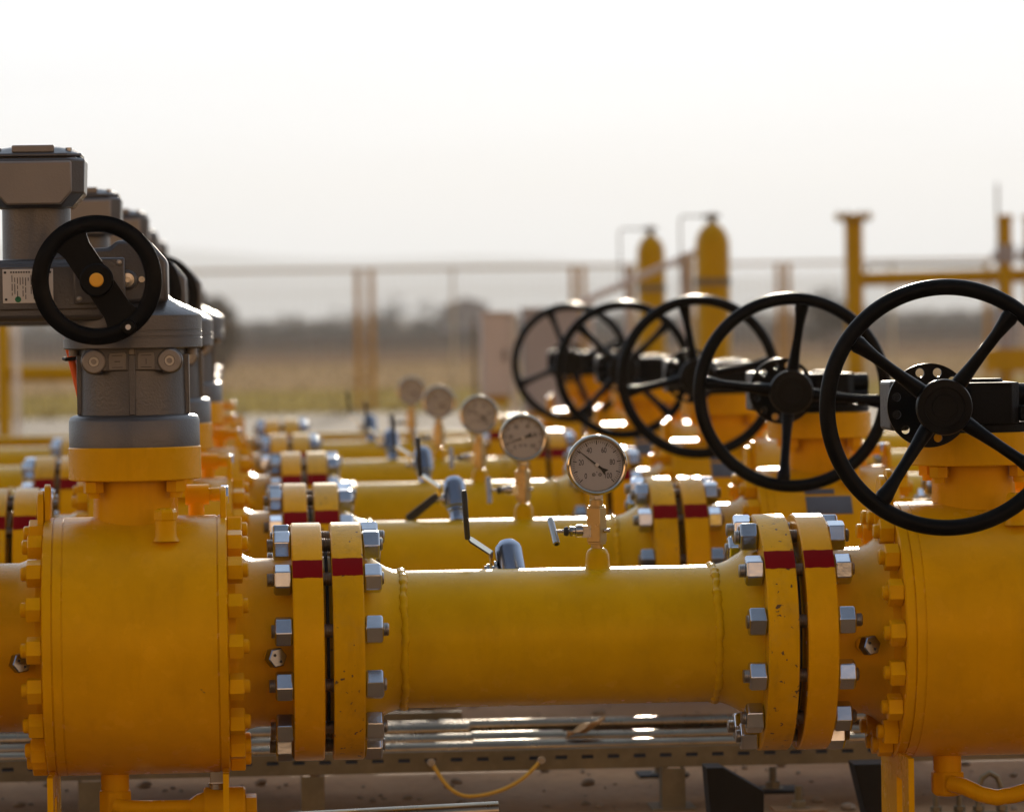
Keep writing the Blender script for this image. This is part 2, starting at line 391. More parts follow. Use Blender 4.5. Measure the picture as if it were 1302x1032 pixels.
def flange(parent, x0, x1, mat, face):
    """weld neck flange plate with raised face on side `face` (+1/-1)"""
    b = MB(); R = 0.189; c = 0.0022
    b.lathe([(0, R - c), (c, R), (x1-x0-c, R), (x1-x0, R - c)], (x0, 0, ZA), (1, 0, 0), 96)
    rf = 0.0045
    if face > 0: b.cyl((x1 - 0.001, 0, ZA), (x1 + rf, 0, ZA), 0.135, seg=64)
    else: b.cyl((x0 - rf, 0, ZA), (x0 + 0.001, 0, ZA), 0.135, seg=64)
    f = b.build('flange', mat, parent, 30)
    s = MB()
    d0 = random.uniform(-0.6, 0.6)
    nx, na = 14, 6; vs = []; fs = []
    lo = [36.4 + d0 + 0.12*math.sin(i*0.8 + d0*9) + random.uniform(-0.12, 0.12) for i in range(nx+1)]
    hi = [46.8 + d0 + 0.10*math.sin(i*0.7 + d0*5) + random.uniform(-0.10, 0.10) for i in range(nx+1)]
    for r in (R - 0.003, R + 0.0008):
        for i in range(nx+1):
            x = x0 + 0.0006 + (x1 - x0 - 0.0012)*i/nx
            for j in range(na+1):
                a = R_(lo[i] + (hi[i] - lo[i])*j/na); vs.append((x, -math.cos(a)*r, ZA + math.sin(a)*r))
    K = (nx+1)*(na+1)
    def q(i, j, l): return l*K + i*(na+1) + j
    for i in range(nx):
        for j in range(na):
            fs += [(q(i,j,1), q(i+1,j,1), q(i+1,j+1,1), q(i,j+1,1)), (q(i,j,0), q(i,j+1,0), q(i+1,j+1,0), q(i+1,j,0))]
        fs += [(q(i,0,0), q(i+1,0,0), q(i+1,0,1), q(i,0,1)), (q(i,na,0), q(i,na,1), q(i+1,na,1), q(i+1,na,0))]
    for j in range(na): fs += [(q(0,j,0), q(0,j,1), q(0,j+1,1), q(0,j+1,0)), (q(nx,j,0), q(nx,j+1,0), q(nx,j+1,1), q(nx,j,1))]
    s.add(vs, fs)
    s.build('red_stripe', 'red', f, 30)
    return f
def weld_bead(parent, x, R):
    b = MB(); seg = 260; rs = 8; vs = []; fs = []
    for k in range(seg):
        th = 2*PI*k/seg
        ph0 = (k*0.9)
        rr = 0.0060*(1 + 0.11*math.sin(ph0) + 0.12*math.sin(k*0.31) + random.uniform(-0.1, 0.1))
        xo = 0.0010*math.sin(k*0.17) + 0.0006*math.sin(k*0.53)
        for j in range(rs):
            p = 2*PI*j/rs
            sk = 0.0016*math.cos(p)   # ripple swept to one side
            q = R + rr*0.72*math.sin(p)
            t = th + sk
            vs.append((x + xo + rr*1.05*math.cos(p), -math.cos(t)*q, ZA + math.sin(t)*q))
    for k in range(seg):
        k2 = (k+1) % seg
        for j in range(rs):
            j2 = (j+1) % rs
            fs.append((k*rs+j, k2*rs+j, k2*rs+j2, k*rs+j2))
    b.add(vs, fs)
    return b.build('weld_bead', 'yellow_pipe', parent, 60)

RP = 0.1095
A0, A1, B0, B1 = 0.077, 0.125, 0.139, 0.188
C0, C1, D0, D1 = 0.8175, 0.866, 0.880, 0.928
XL, XR = -0.1675, 1.1755        # stems of the two valves in a run
HB = 0.1437                     # half length of a valve body

# ------------------------------------------------------------------ flanged pipe between the valves
def hub(b, xf, xw, R1=0.142):
    """tapered weld neck from the flange back xf to the weld at xw"""
    d = 1 if xw > xf else -1; L = abs(xw - xf)
    b.lathe([(0, R1), (L*0.12, R1*0.985), (L*0.30, 0.130), (L*0.62, 0.1165), (L*0.80, RP+0.0025), (L, RP)], (xf, 0, ZA), (d, 0, 0), 80)
def make_spool(label):
    t = thing('flanged_pipe', ((B1+C0)/2, 0, ZA - RP), label, 'pipe', 'yellow pipes between the valves')
    for xf, xw in ((B1, 0.2515), (C0, 0.751)):
        b = MB(); hub(b, xf, xw); b.build('weld_neck', 'yellow_pipe', t, 30)
    MB().cyl((0.2515, 0, ZA), (0.751, 0, ZA), RP, seg=96).build('pipe', 'yellow_pipe', t, 30)
    weld_bead(t, 0.2525, RP); weld_bead(t, 0.7495, RP)
    flange(t, B0, B1, 'yellow_worn', -1); flange(t, C0, C1, 'yellow_worn', 1)
    joint_studs(t, A0, B1); joint_studs(t, C0, D1)
    for xg in (A1, C1):
        g = MB(); g.lathe([(0, 0.150), (0.004, 0.150)], (xg + 0.005, 0, ZA), (1, 0, 0), 48); g.build('gasket', 'gasket', t, 30)
    return t
def make_end_pipe(label, side):
    """plain run of pipe beyond the outer valve flange"""
    if side < 0:
        fx1 = XL - (A1 - XL) - 0.014; fx0 = fx1 - 0.048; xw = fx0 - 0.063; xe = xw - 1.6; vs = (fx0, fx1 + 0.062)
        t = thing('flanged_pipe', ((fx0+xe)/2, 0, ZA - RP), label, 'pipe', 'yellow pipes left of the valves')
        b = MB(); hub(b, fx0, xw); b.build('weld_neck', 'yellow_pipe', t, 30)
        MB().cyl((xe, 0, ZA), (xw, 0, ZA), RP, seg=64).build('pipe', 'yellow_pipe', t, 30)
        flange(t, fx0, fx1, 'yellow_worn', 1); joint_studs(t, *vs); weld_bead(t, xw, RP)
    else:
        fx0 = XR + (XR - D0) + 0.014; fx1 = fx0 + 0.048; xw = fx1 + 0.063; xe = xw + 1.6; vs = (fx0 - 0.062, fx1)
        t = thing('flanged_pipe', ((fx1+xe)/2, 0, ZA - RP), label, 'pipe', 'yellow pipes right of the handwheel valves')
        b = MB(); hub(b, fx1, xw); b.build('weld_neck', 'yellow_pipe', t, 30)
        MB().cyl((xw, 0, ZA), (xe, 0, ZA), RP, seg=64).build('pipe', 'yellow_pipe', t, 30)
        flange(t, fx0, fx1, 'yellow_worn', -1); joint_studs(t, *vs); weld_bead(t, xw, RP)
    return t

# ------------------------------------------------------------------ trunnion ball valve body
def make_valve(xs, label, group, fitting_x, fa, fb, drain):
    """fa, fb: (x0, x1) of the left and right end flanges"""
    t = thing('ball_valve', (xs, 0, ZA - 0.209), label, 'valve', group)
    x0, x1 = xs - HB, xs + HB; L = 2*HB; R = 0.2045
    b = MB()
    b.lathe([(0, R-0.004), (0.002, R), (0.0145, R), (0.0150, R-0.0022), (0.0165, R-0.0022), (0.0170, R), (0.030, R), (0.0305, R-0.0012), (0.0320, R-0.0012), (0.0325, R),
             (L-0.0165, R), (L-0.0160, R-0.0022), (L-0.0145, R-0.0022), (L-0.0140, R), (L-0.002, R), (L, R-0.004)], (x0, 0, ZA), (1, 0, 0), 128)
    b.build('valve_body', 'yellow_valve', t, 25)
    # end necks, flared against the body
    for sg, xb_, xf in ((-1, x0, fa[1]), (1, x1, fb[0])):
        n = MB(); Ln = abs(xf - xb_)
        n.lathe([(0, 0.152), (0.012, 0.151), (0.030, 0.1375), (0.042, 0.1335), (Ln*0.82, 0.1335), (Ln, 0.138)], (xb_, 0, ZA), (sg, 0, 0), 96)
        n.build('end_neck', 'yellow_valve', t, 30)
    flange(t, fa[0], fa[1], 'yellow_valve', -1); flange(t, fb[0], fb[1], 'yellow_valve', 1)
    for sg, xb_ in ((-1, x0), (1, x1)):
        for k in range(18):
            a = R_(-2.7 + 20*k)
            if abs(math.degrees(a) % 360 - 277.3) < 1: pass
            o = inst(CB[sg], 'cover_bolt', t, (xb_, -math.cos(a)*0.183, ZA - math.sin(a)*0.183), (a + R_(random.choice((0, 8, 20, -12)) ), 0, 0))
    # lifting lugs: rounded plates standing on the body ends
    for (lx0, lx1, zt, w) in ((x0-0.0105, x0-0.0005, 0.690, 0.045), (x0+0.0005, x0+0.010, 0.700, 0.036), (x1-0.0100, x1-0.0005, 0.692, 0.045)):
        poly = [(-w, 0.60), (w, 0.60)] + [(w*0.72*math.cos(q), zt - 0.030 + 0.030*math.sin(q)) for q in [PI*i/10 for i in range(11)]]
        l = MB(); l.prism(poly, (lx0, 0.0, 0), (0,1,0), (0,0,1), (1,0,0), lx1-lx0)
        l.build('lifting_lug', 'yellow_valve', t, 30, bevel=0.0015)
    # support feet under both ends, each with a slot
    for fx in (x0 + 0.004, x1 - 0.012):
        f = MB(); zt, zb, yf, yb = 0.252, 0.118, -0.175, 0.105; th = 0.009
        sy0, sy1, sz0, sz1 = -0.115, -0.055, 0.150, 0.212
        for (ya, yb_, za, zb_) in ((yf, sy0, zb, zt), (sy1, yb, zb, zt), (sy0, sy1, zb, sz0), (sy0, sy1, sz1, zt)):
            f.prism([(ya, za), (yb_, za), (yb_, zb_), (ya, zb_)], (fx, 0, 0), (0,1,0), (0,0,1), (1,0,0), th)
        f.bb(fx-0.03, fx+0.045, yf-0.02, yb+0.02, zb-0.010, zb)
        f.build('support_foot', 'yellow_valve', t, 30)
    # bonnet, top plate and its bolts
    n = MB(); n.lathe([(0, 0.068), (0.078, 0.0655), (0.082, 0.0655)], (xs, 0, 0.6235), (0,0,1), 64)
    n.build('bonnet', 'yellow_valve', t, 30)
    p = MB(); p.lathe([(0, 0.1035), (0.002, 0.105), (0.0505, 0.105), (0.0525, 0.1035)], (xs, 0, 0.7055), (0,0,1), 96)
    p.build('top_plate', 'yellow_valve', t, 30)
    for q in (-130, -50, 50, 130):
        bx, by = xs + 0.084*math.sin(R_(q)) , -0.084*math.cos(R_(q)) 
        h = MB(); h.hexa((bx, by, 0.7052), (0,0,-1), 0.019, 0.0165, R_(random.uniform(0, 60)), 0.1); h.cyl((bx, by, 0.690), (bx, by, 0.678), 0.0095, seg=16)
        h.build('plate_bolt', 'yellow_valve', t, 30)
    # vent plug on the shoulder, vent fitting behind
    v = MB(); vx, vy = xs + 0.049, -0.112
    v.lathe([(0, 0.021), (0.006, 0.0175), (0.010, 0.0165), (0.032, 0.0165)], (vx, vy, 0.612), (0,0,1), 32)
    v.lathe([(0, 0.0160), (0.003, 0.0185), (0.014, 0.0185), (0.0185, 0.0155), (0.020, 0.011)], (vx, vy, 0.643), (0,0,1), 6, R_(12))
    v.build('vent_plug', 'yellow_valve', t, 30)
    w = MB(); wy = 0.075; wz = 0.676
    w.cyl((xs+0.078, wy, wz), (xs+0.116, wy, wz), 0.0165, seg=24); w.hexa((xs+0.116, wy, wz), (1,0,0), 0.006, 0.011); w.cyl((xs+0.120, wy, wz), (xs+0.136, wy, wz), 0.011, seg=20)
    w.cyl((xs+0.095, wy, 0.60), (xs+0.095, wy, wz), 0.013, seg=20)
    wf = w.build('vent_fitting', 'yellow_valve', t, 30)
    w2 = MB(); w2.hexa((xs+0.135, wy, wz), (1,0,0), 0.012, 0.0155, 0.2); w2.build('fitting_nut', 'zinc', wf, 0, bevel=0.001)
    # grease fittings on the necks
    for gx in fitting_x:
        g = MB(); g.cyl((gx, -0.128, ZA-0.012), (gx+0.0, -0.150, ZA-0.012), 0.0125, seg=20); g.hexa((gx, -0.146, ZA-0.012), (0.40,-1,0), 0.010, 0.0150, 0.3)
        go = g.build('grease_fitting', 'yellow_valve', t, 30)
        g2 = MB(); g2.hexa((gx+0.002, -0.155, ZA-0.012), (0.50,-1,0.05), 0.018, 0.0165, 0.15, 0.14); g2.build('cap_nut', 'dark_chrome', go, 0, bevel=0.0012)
        g3 = MB(); d = Vector((0.50,-1,0.05)).normalized(); c = Vector((gx+0.002, -0.155, ZA-0.012)) + d*0.0178
        for (px, pz) in ((-0.005, 0.004), (0.004, -0.006)): g3.cyl(c + Vector((px, px*0.5, pz)), c + Vector((px, px*0.5, pz)) + d*0.0012, 0.0022, seg=12)
        g3.build('vent_hole', 'ink', go, 30)
    # drain under the body
    dx = xs - 0.040 if drain == 'valve' else xs - 0.050
    d = MB(); d.cyl((dx, -0.01, 0.255), (dx, -0.01, 0.208), 0.0225, seg=28)
    d.lathe([(0, 0.019), (0.004, 0.027), (0.036, 0.027), (0.042, 0.021)], (dx, -0.01, 0.216), (0,0,-1), 8, R_(22))
    d.build('drain_elbow', 'yellow_valve', t, 30, bevel=0.002)
    if drain == 'valve':
        e = MB(); z = 0.192
        e.tube([(dx, -0.03, z), (dx+0.012, -0.034, z-0.004), (dx+0.05, -0.035, z-0.006), (dx+0.135, -0.035, z-0.006)], 0.0125, 16)
        e.lathe([(0, 0.013), (0.012, 0.021), (0.020, 0.0235), (0.022, 0.0235)], (dx+0.118, -0.035, z-0.006), (1,0,0), 24)
        e.lathe([(0, 0.0315), (0.003, 0.0335), (0.063, 0.0335), (0.066, 0.0315)], (dx+0.140, -0.035, z-0.008), (1,0,0), 32)
        e.hexa((dx+0.206, -0.035, z-0.008), (1,0,0), 0.018, 0.022, 0.2)
        e.build('drain_valve', 'yellow_valve', t, 30)
        h = MB(); hx = dx + 0.163
        h.bb(hx-0.0125, hx+0.0125, -0.040, -0.036, 0.222, 0.268); h.cyl((hx, -0.035, 0.214), (hx, -0.035, 0.224), 0.016, seg=24)
        ho = h.build('drain_handle', 'steel', t, 30, bevel=0.001)
        k = MB(); k.bb(hx-0.0135, hx+0.0135, -0.042, -0.034, 0.250, 0.262); k.build('handle_sleeve', 'black_rubber', ho, 30, bevel=0.002)
    else:
        e = MB(); z = 0.190
        pts = [(dx, -0.035, z+0.006), (dx+0.02, -0.050, z+0.002), (dx+0.045, -0.058, z-0.010), (dx+0.07, -0.058, z-0.016), (dx+0.10, -0.056, z-0.012), (dx+0.125, -0.055, z-0.006)]
        e.tube(pts, [0.0135, 0.0135, 0.013, 0.013, 0.0135, 0.014], 18)
        e.build('drain_pipe', 'yellow_valve', t, 40)
    return t
def add_nameplates(t, dy):
    """two riveted plates on the front of the drum"""
    o = ORG[t]
    for (xa, xb, a0, a1) in ((XR-0.050, XR+0.010, 48.5, 52.5), (XR-0.050, XR+0.042, 34, 46.5)):
        p = MB(); p.arcshell(xa, xb, 0.203, 0.2060, R_(a0), R_(a1), ZA)
        p.build('name_plate', 'dark_plate', t, 30)

# ------------------------------------------------------------------ electric actuator
def octo(x0, x1, y0, y1, c, z):
    return [Vector(p + (z,)) for p in ((x0+c, y0), (x1-c, y0), (x1, y0+c), (x1, y1-c), (x1-c, y1), (x0+c, y1), (x0, y1-c), (x0, y0+c))]
def make_actuator(label):
    x = XL
    t = thing('electric_actuator', (x, 0, 0.758), label, 'valve actuator', 'grey electric actuators on the left valves')
    b = MB(); b.lathe([(0, 0.1035), (0.0405, 0.1035), (0.0465, 0.101), (0.0498, 0.095)], (x, 0, 0.7582), (0,0,1), 96)
    b.build('base_ring', 'cast_grey', t, 40)
    c = MB(); c.lathe([(0, 0.088), (0.115, 0.086)], (x, 0, 0.8072), (0,0,1), 72)
    c.bb(x-0.0055, x+0.0055, -0.0905, -0.07, 0.809, 0.904)
    c.bb(x+0.076, x+0.0885, -0.03, 0.03, 0.809, 0.904); c.bb(x-0.0885, x-0.076, -0.03, 0.03, 0.809, 0.904)
    c.build('column', 'cast_grey', t, 35, bevel=0.0015)
    # boss with two round plugs and two marked pads
    q = MB()
    for sx in (-1, 1):
        q.lathe([(0, 0.021), (0.030, 0.0205), (0.034, 0.0195)], (x+sx*0.059, -0.055, 0.8935), (0,-1,0), 36)
    q.prism([(-0.062, 0.878), (0.062, 0.878), (0.062, 0.914), (-0.062, 0.914)], (x, -0.06, 0), (1,0,0), (0,0,1), (0,-1,0), 0.028)
    bo = q.build('stop_boss', 'cast_grey', t, 35, bevel=0.002)
    for sx in (-1, 1):
        p = MB(); cx = x + sx*0.059
        p.lathe([(0, 0.0180), (0.0035, 0.0180), (0.0050, 0.0165), (0.0050, 0.0085), (0.0030, 0.0080)], (cx, -0.0885, 0.8935), (0,-1,0), 36)
        po = p.build('stop_plug', 'plug', bo, 40)
        h = MB(); h.lathe([(0, 0.0082), (0.0026, 0.0076), (0.0026, 0.0045), (0.0008, 0.0040)], (cx, -0.0900, 0.8935), (0,-1,0), 24); h.build('socket_screw', 'thread', po, 40)
        d = MB(); px = x + sx*0.0225
        d.prism([(-0.0135, -0.0145), (0.0135, -0.0145), (0.0135, 0.0095) if sx < 0 else (0.0135, 0.006), (0.0115, 0.0125), (-0.0115, 0.0125), (-0.0135, 0.006)], (px, -0.0875, 0.8945), (1,0,0), (0,0,1), (0,-1,0), 0.004)
        d.build('marked_pad', 'pad', bo, 30, bevel=0.0008)
        m = MB(); y0, y1 = -0.0920, -0.0912
        m.bb(px-0.0085, px+0.0085, y0, y1, 0.9020, 0.9030); m.bb(px-0.0085, px+0.0085, y0, y1, 0.8835, 0.8845)
        if sx < 0: m.bb(px-0.0045, px+0.0045, y0, y1, 0.8925, 0.8938)
        else: m.bb(px-0.0005, px+0.0005, y0, y1, 0.8885, 0.8975)
        m.build('pad_marks', 'ink', bo, 0)
    r = MB(); r.hexa((x, -0.086, 0.914), (0,0,-1), 0.010, 0.0075); 
    for sx in (-1, 1): r.cyl((x+sx*0.092, -0.01, 0.914), (x+sx*0.092, -0.01, 0.902), 0.009, seg=16)
    r.build('flange_bolt', 'grey_smooth', t, 30)
    f = MB(); f.lathe([(0, 0.108), (0.002, 0.110), (0.0165, 0.110), (0.0170, 0.1085), (0.0195, 0.1085), (0.0200, 0.110), (0.0265, 0.110), (0.027, 0.1085), (0.029, 0.1085), (0.0295, 0.110), (0.052, 0.110), (0.056, 0.107),
                       (0.066, 0.090), (0.078, 0.064), (0.084, 0.058)], (x, 0, 0.9125), (0,0,1), 96)
    f.build('gear_cover', 'cast_grey', t, 30)
    # worm housing above the cover, sloping roof on the right
    g = MB()
    g.prism([(-0.150, 0.985), (0.058, 0.985), (0.058, 1.050), (0.030, 1.083), (-0.020, 1.083), (-0.032, 1.072), (-0.075, 1.070), (-0.150, 1.056)], (x, 0.075, 0), (1,0,0), (0,0,1), (0,-1,0), 0.160)
    g.build('worm_housing', 'cast_grey', t, 30, bevel=0.006)
    k = MB(); k.bb(x-0.330, x-0.040, -0.105, 0.085, 0.958, 1.054)
    k.build('gear_arm', 'cast_grey', t, 30, bevel=0.009)
    k2 = MB(); k2.bb(x-0.245, x-0.050, -0.1085, -0.10, 0.975, 1.045); k2.build('arm_cover', 'cast_grey', t, 30, bevel=0.003)
    # rating plate with its print
    n = MB(); nx0, nx1, nz0, nz1 = x-0.1975, x-0.1190, 0.9865, 1.0395
    n.bb(nx0, nx1, -0.1100, -0.1080, nz0, nz1); no = n.build('rating_plate', 'plate', t, 30, bevel=0.0006)
    n2 = MB(); rr = random.Random(3)
    cx = nx0 + 0.014
    while cx < nx1 - 0.012:
        z = nz1 - 0.008 - rr.uniform(0, 0.006)
        while z > nz0 + 0.012:
            l = rr.uniform(0.004, 0.016); z2 = max(z - l, nz0 + 0.006)
            n2.bb(cx, cx+0.0011, -0.1106, -0.1099, z2, z); z = z2 - 0.0025
            if rr.random() < 0.2: break
        cx += 0.0042
    for px in range(8): n2.bb(nx0+0.012+px*0.004, nx0+0.0145+px*0.004, -0.1106, -0.1099, nz1-0.006, nz1-0.0035)
    for (sx, sz) in ((nx0+0.004, nz1-0.005), (nx0+0.005, nz0+0.006), (nx1-0.005, nz1-0.005), (nx1-0.005, nz0+0.006)): n2.cyl((sx, -0.1099, sz), (sx, -0.1110, sz), 0.0021, seg=12)
    n2.build('print', 'ink', no, 0)
    n3 = MB(); n3.cyl((nx0+0.0235, -0.1099, nz0+0.006), (nx0+0.0235, -0.1106, nz0+0.006), 0.0048, seg=24); n3.build('green_dot', 'green', no, 30)
    # square shaft boss behind the wheel
    s_ = MB(); hx, hz = -0.2150, 1.0195
    s_.bb(hx-0.040, hx+0.040, -0.118, -0.10, hz-0.036, hz+0.036); s_.cyl((hx, -0.116, hz), (hx, -0.190, hz), 0.021, seg=32)
    so = s_.build('shaft_boss', 'cast_grey', t, 30, bevel=0.003)
    for (ax, az) in ((-0.031, -0.028), (0.031, -0.028), (-0.031, 0.028), (0.031, 0.028)):
        sc = MB(); sc.lathe([(0, 0.0045), (0.003, 0.0045), (0.0035, 0.003)], (hx+ax, -0.118, hz+az), (0,-1,0), 16); sc.build('boss_screw', 'thread', so, 30)
    pt = MB(); pt.lathe([(0, 0.016), (0.012, 0.015), (0.014, 0.012)], (x-0.004, -0.083, 1.0205), (0,-1,0), 32); pt.build('cover_port', 'cast_grey', t, 30)
    pp = MB(); pp.lathe([(0, 0.0105), (0.004, 0.0105), (0.0045, 0.0045), (0.002, 0.004)], (x-0.004, -0.096, 1.0205), (0,-1,0), 28); pp.cyl((x+0.018, -0.084, 1.021), (x+0.018, -0.092, 1.021), 0.005, seg=14); pp.build('port_plug', 'steel', t, 30)
    # handwheel: flat ring with one broad bar
    w = MB(); wy = -0.222; Ro, Ri = 0.0995, 0.0735
    w.ringlathe([(-0.0095, Ri+0.0015), (-0.0112, Ri+0.005), (-0.0112, Ro-0.004), (-0.0085, Ro), (0.0085, Ro), (0.0112, Ro-0.004), (0.0112, Ri+0.005), (0.0095, Ri+0.0015), (0.006, Ri), (-0.006, Ri)], (hx, wy, hz), (0,-1,0), 96)
    ang = math.atan2(-0.062, 0.040)
    ux = Vector((math.cos(ang), 0, math.sin(ang))); vx = Vector((-math.sin(ang), 0, math.cos(ang)))
    half = [(-0.082, 0.040), (-0.074, 0.031), (-0.066, 0.0255), (-0.054, 0.0225), (0.054, 0.0225), (0.066, 0.0255), (0.074, 0.031), (0.082, 0.040)]
    w.prism(half + [(p, -q) for p, q in reversed(half)], (hx, wy+0.0085, hz), ux, vx, (0,-1,0), 0.017)
    w.lathe([(0, 0.026), (0.010, 0.026), (0.013, 0.023)], (hx, wy-0.0075, hz), (0,-1,0), 40)
    wo = w.build('handwheel', 'black', t, 35)
    wc = MB(); wc.lathe([(0, 0.0108), (0.005, 0.0108), (0.0065, 0.009)], (hx, wy-0.0205, hz), (0,-1,0), 32); wc.build('hub_cap', 'yellow_cap', wo, 30)
    wk = MB(); kp = Vector((hx, wy-0.0115, hz)) + ux*0.0865
    wk.lathe([(0, 0.0125), (0.006, 0.0125), (0.008, 0.010), (0.008, 0.005)], kp, (0,-1,0), 28); wk.build('crank_knob', 'black', wo, 30)
    wz = MB(); wz.cyl(kp + Vector((0,-0.0078,0)), kp + Vector((0,-0.0090,0)), 0.0042, seg=16); wz.build('knob_pin', 'plate', wo, 30)
    # motor neck and terminal box
    mx = -0.316
    m = MB(); m.lathe([(0, 0.060), (0.006, 0.0545), (0.088, 0.0540)], (mx, 0, 1.050), (0,0,1), 64); m.build('motor_neck', 'cast_grey', t, 35)
    tb = MB(); zb = 1.136
    tb.loft([octo(mx-0.058, mx+0.058, -0.066, 0.066, 0.016, zb), octo(mx-0.078, mx+0.078, -0.086, 0.086, 0.020, zb+0.022), octo(mx-0.080, mx+0.080, -0.088, 0.088, 0.020, zb+0.074), octo(mx-0.077, mx+0.077, -0.085, 0.085, 0.020, zb+0.077)])
    tbo = tb.build('terminal_box', 'cast_grey', t, 30, bevel=0.003)
    fp = MB(); fp.prism([(-0.060, 0.072), (0.060, 0.072), (0.060, 0.024), (0.042, 0.004), (-0.042, 0.004), (-0.060, 0.024)], (mx, -0.080, zb), (1,0,0), (0,0,1), (0,-1,0), 0.0125)
    fp.build('front_panel', 'grey_smooth', tbo, 30, bevel=0.003)
    ld = MB(); ld.loft([octo(mx-0.075, mx+0.075, -0.083, 0.083, 0.022, zb+0.0795), octo(mx-0.075, mx+0.075, -0.083, 0.083, 0.022, zb+0.084), octo(mx-0.062, mx+0.062, -0.068, 0.068, 0.022, zb+0.092), octo(mx-0.038, mx+0.038, -0.042, 0.042, 0.016, zb+0.0965)])
    ld.bb(mx-0.066, mx+0.066, -0.07, 0.07, zb+0.07, zb+0.0800)
    ldo = ld.build('box_lid', 'cast_grey', t, 30, bevel=0.0015)
    lh = MB(); lh.bb(mx-0.033, mx+0.033, -0.080, -0.050, zb+0.086, zb+0.0975); lh.build('lid_block', 'grey_smooth', ldo, 30, bevel=0.002)
    for (sx, sy) in ((-1,-1), (1,-1), (-1,1), (1,1)):
        ls = MB(); ls.cyl((mx+sx*0.055, sy*0.060, zb+0.084), (mx+sx*0.055, sy*0.060, zb+0.0935), 0.005, seg=14); ls.build('lid_screw', 'thread', ldo, 30)
    return t

# ------------------------------------------------------------------ gear operator with the big handwheel
def make_operator(label, rot, dish=0.045):
    x = XR
    t = thing('handwheel_operator', (x, 0, 0.758), label, 'valve handwheel', 'black handwheel operators on the right valves')
    g = MB()
    g.lathe([(0, 0.098), (0.012, 0.098), (0.014, 0.092)], (x+0.004, 0.0, 0.7582), (0,0,1), 64)
    g.build('mounting_plate', 'black_cast', t, 30)
    gb = MB()
    poly = [(-0.105, 0.0), (-0.088, -0.055), (-0.02, -0.105), (0.045, -0.105), (0.060, -0.085), (0.060, 0.085), (0.03, 0.10), (-0.06, 0.10), (-0.105, 0.05)]
    gb.prism(poly, (x, 0, 0.7715), (1,0,0), (0,1,0), (0,0,1), 0.066)
    gb.lathe([(0, 0.032), (0.004, 0.032), (0.006, 0.029)], (x+0.014, -0.02, 0.8370), (0,0,1), 36)
    gbo = gb.build('gearbox', 'black_cast', t, 30, bevel=0.004)
    sd = MB(); sd.bb(x+0.060, x+0.090, -0.09, 0.03, 0.775, 0.800); sd.cyl((x+0.060, -0.04, 0.815), (x+0.095, -0.04, 0.815), 0.020, seg=24); sd.build('side_stop', 'black_cast', t, 30, bevel=0.003)
    ws = MB(); wx, wz = 1.0785, 0.8045
    ws.lathe([(0, 0.040), (0.15, 0.040), (0.155, 0.036)], (wx+0.006, 0.02, wz), (0,-1,0), 36)
    ws.build('worm_case', 'black_cast', t, 30, bevel=0.004)
    we = MB(); we.bb(wx-0.056, wx-0.025, -0.125, -0.02, wz-0.040, wz+0.038); we.build('end_cover', 'rough_cast', t, 30, bevel=0.005)
    # drilled locking disc
    ld = MB(); dy = -0.155
    ld.punched((wx, dy, wz), 0.066, 0.020, 0.0530, 0.0070, 12, 0.007)
    ld.build('locking_disc', 'black', t, 30)
    # wheel
    w = MB(); yr = -0.325; yh = yr + dish; R = 0.1840; rt = 0.0125
    w.torus((wx, yr, wz), (0,-1,0), R, rt, 120, 20, 0.95)
    for k in range(4):
        a = rot + k*PI/2
        e = Vector((math.cos(a), 0, math.sin(a)))
        c = Vector((wx, 0, wz)); Y = Vector((0, 1, 0))
        pts = []; rs = []
        for (q, yy, r) in ((0.028, yh-0.006, 0.0125), (0.050, yh-0.010, 0.0122), (0.075, yh-0.018, 0.0100), (0.105, yh-0.028, 0.0088), (0.135, yh-0.037, 0.0092), (0.156, yh-0.042, 0.0118), (0.166, yr+0.002, 0.0138), (0.176, yr, 0.0125)):
            pts.append(c + e*q + Y*yy); rs.append(r)
        w.tube(pts, rs, 18)
    w.lathe([(0, 0.030), (0.03, 0.030), (0.045, 0.036), (0.060, 0.0430), (0.070, 0.0435), (0.074, 0.042), (0.0745, 0.031), (0.0725, 0.030), (0.0725, 0.020), (0.0740, 0.019)], (wx, yh+0.045, wz), (0,-1,0), 48)
    wo = w.build('handwheel', 'black', t, 40)
    sh = MB(); sh.cyl((wx, yh+0.05, wz), (wx, -0.12, wz), 0.016, seg=24); sh.build('wheel_shaft', 'steel', t, 30)
    return t

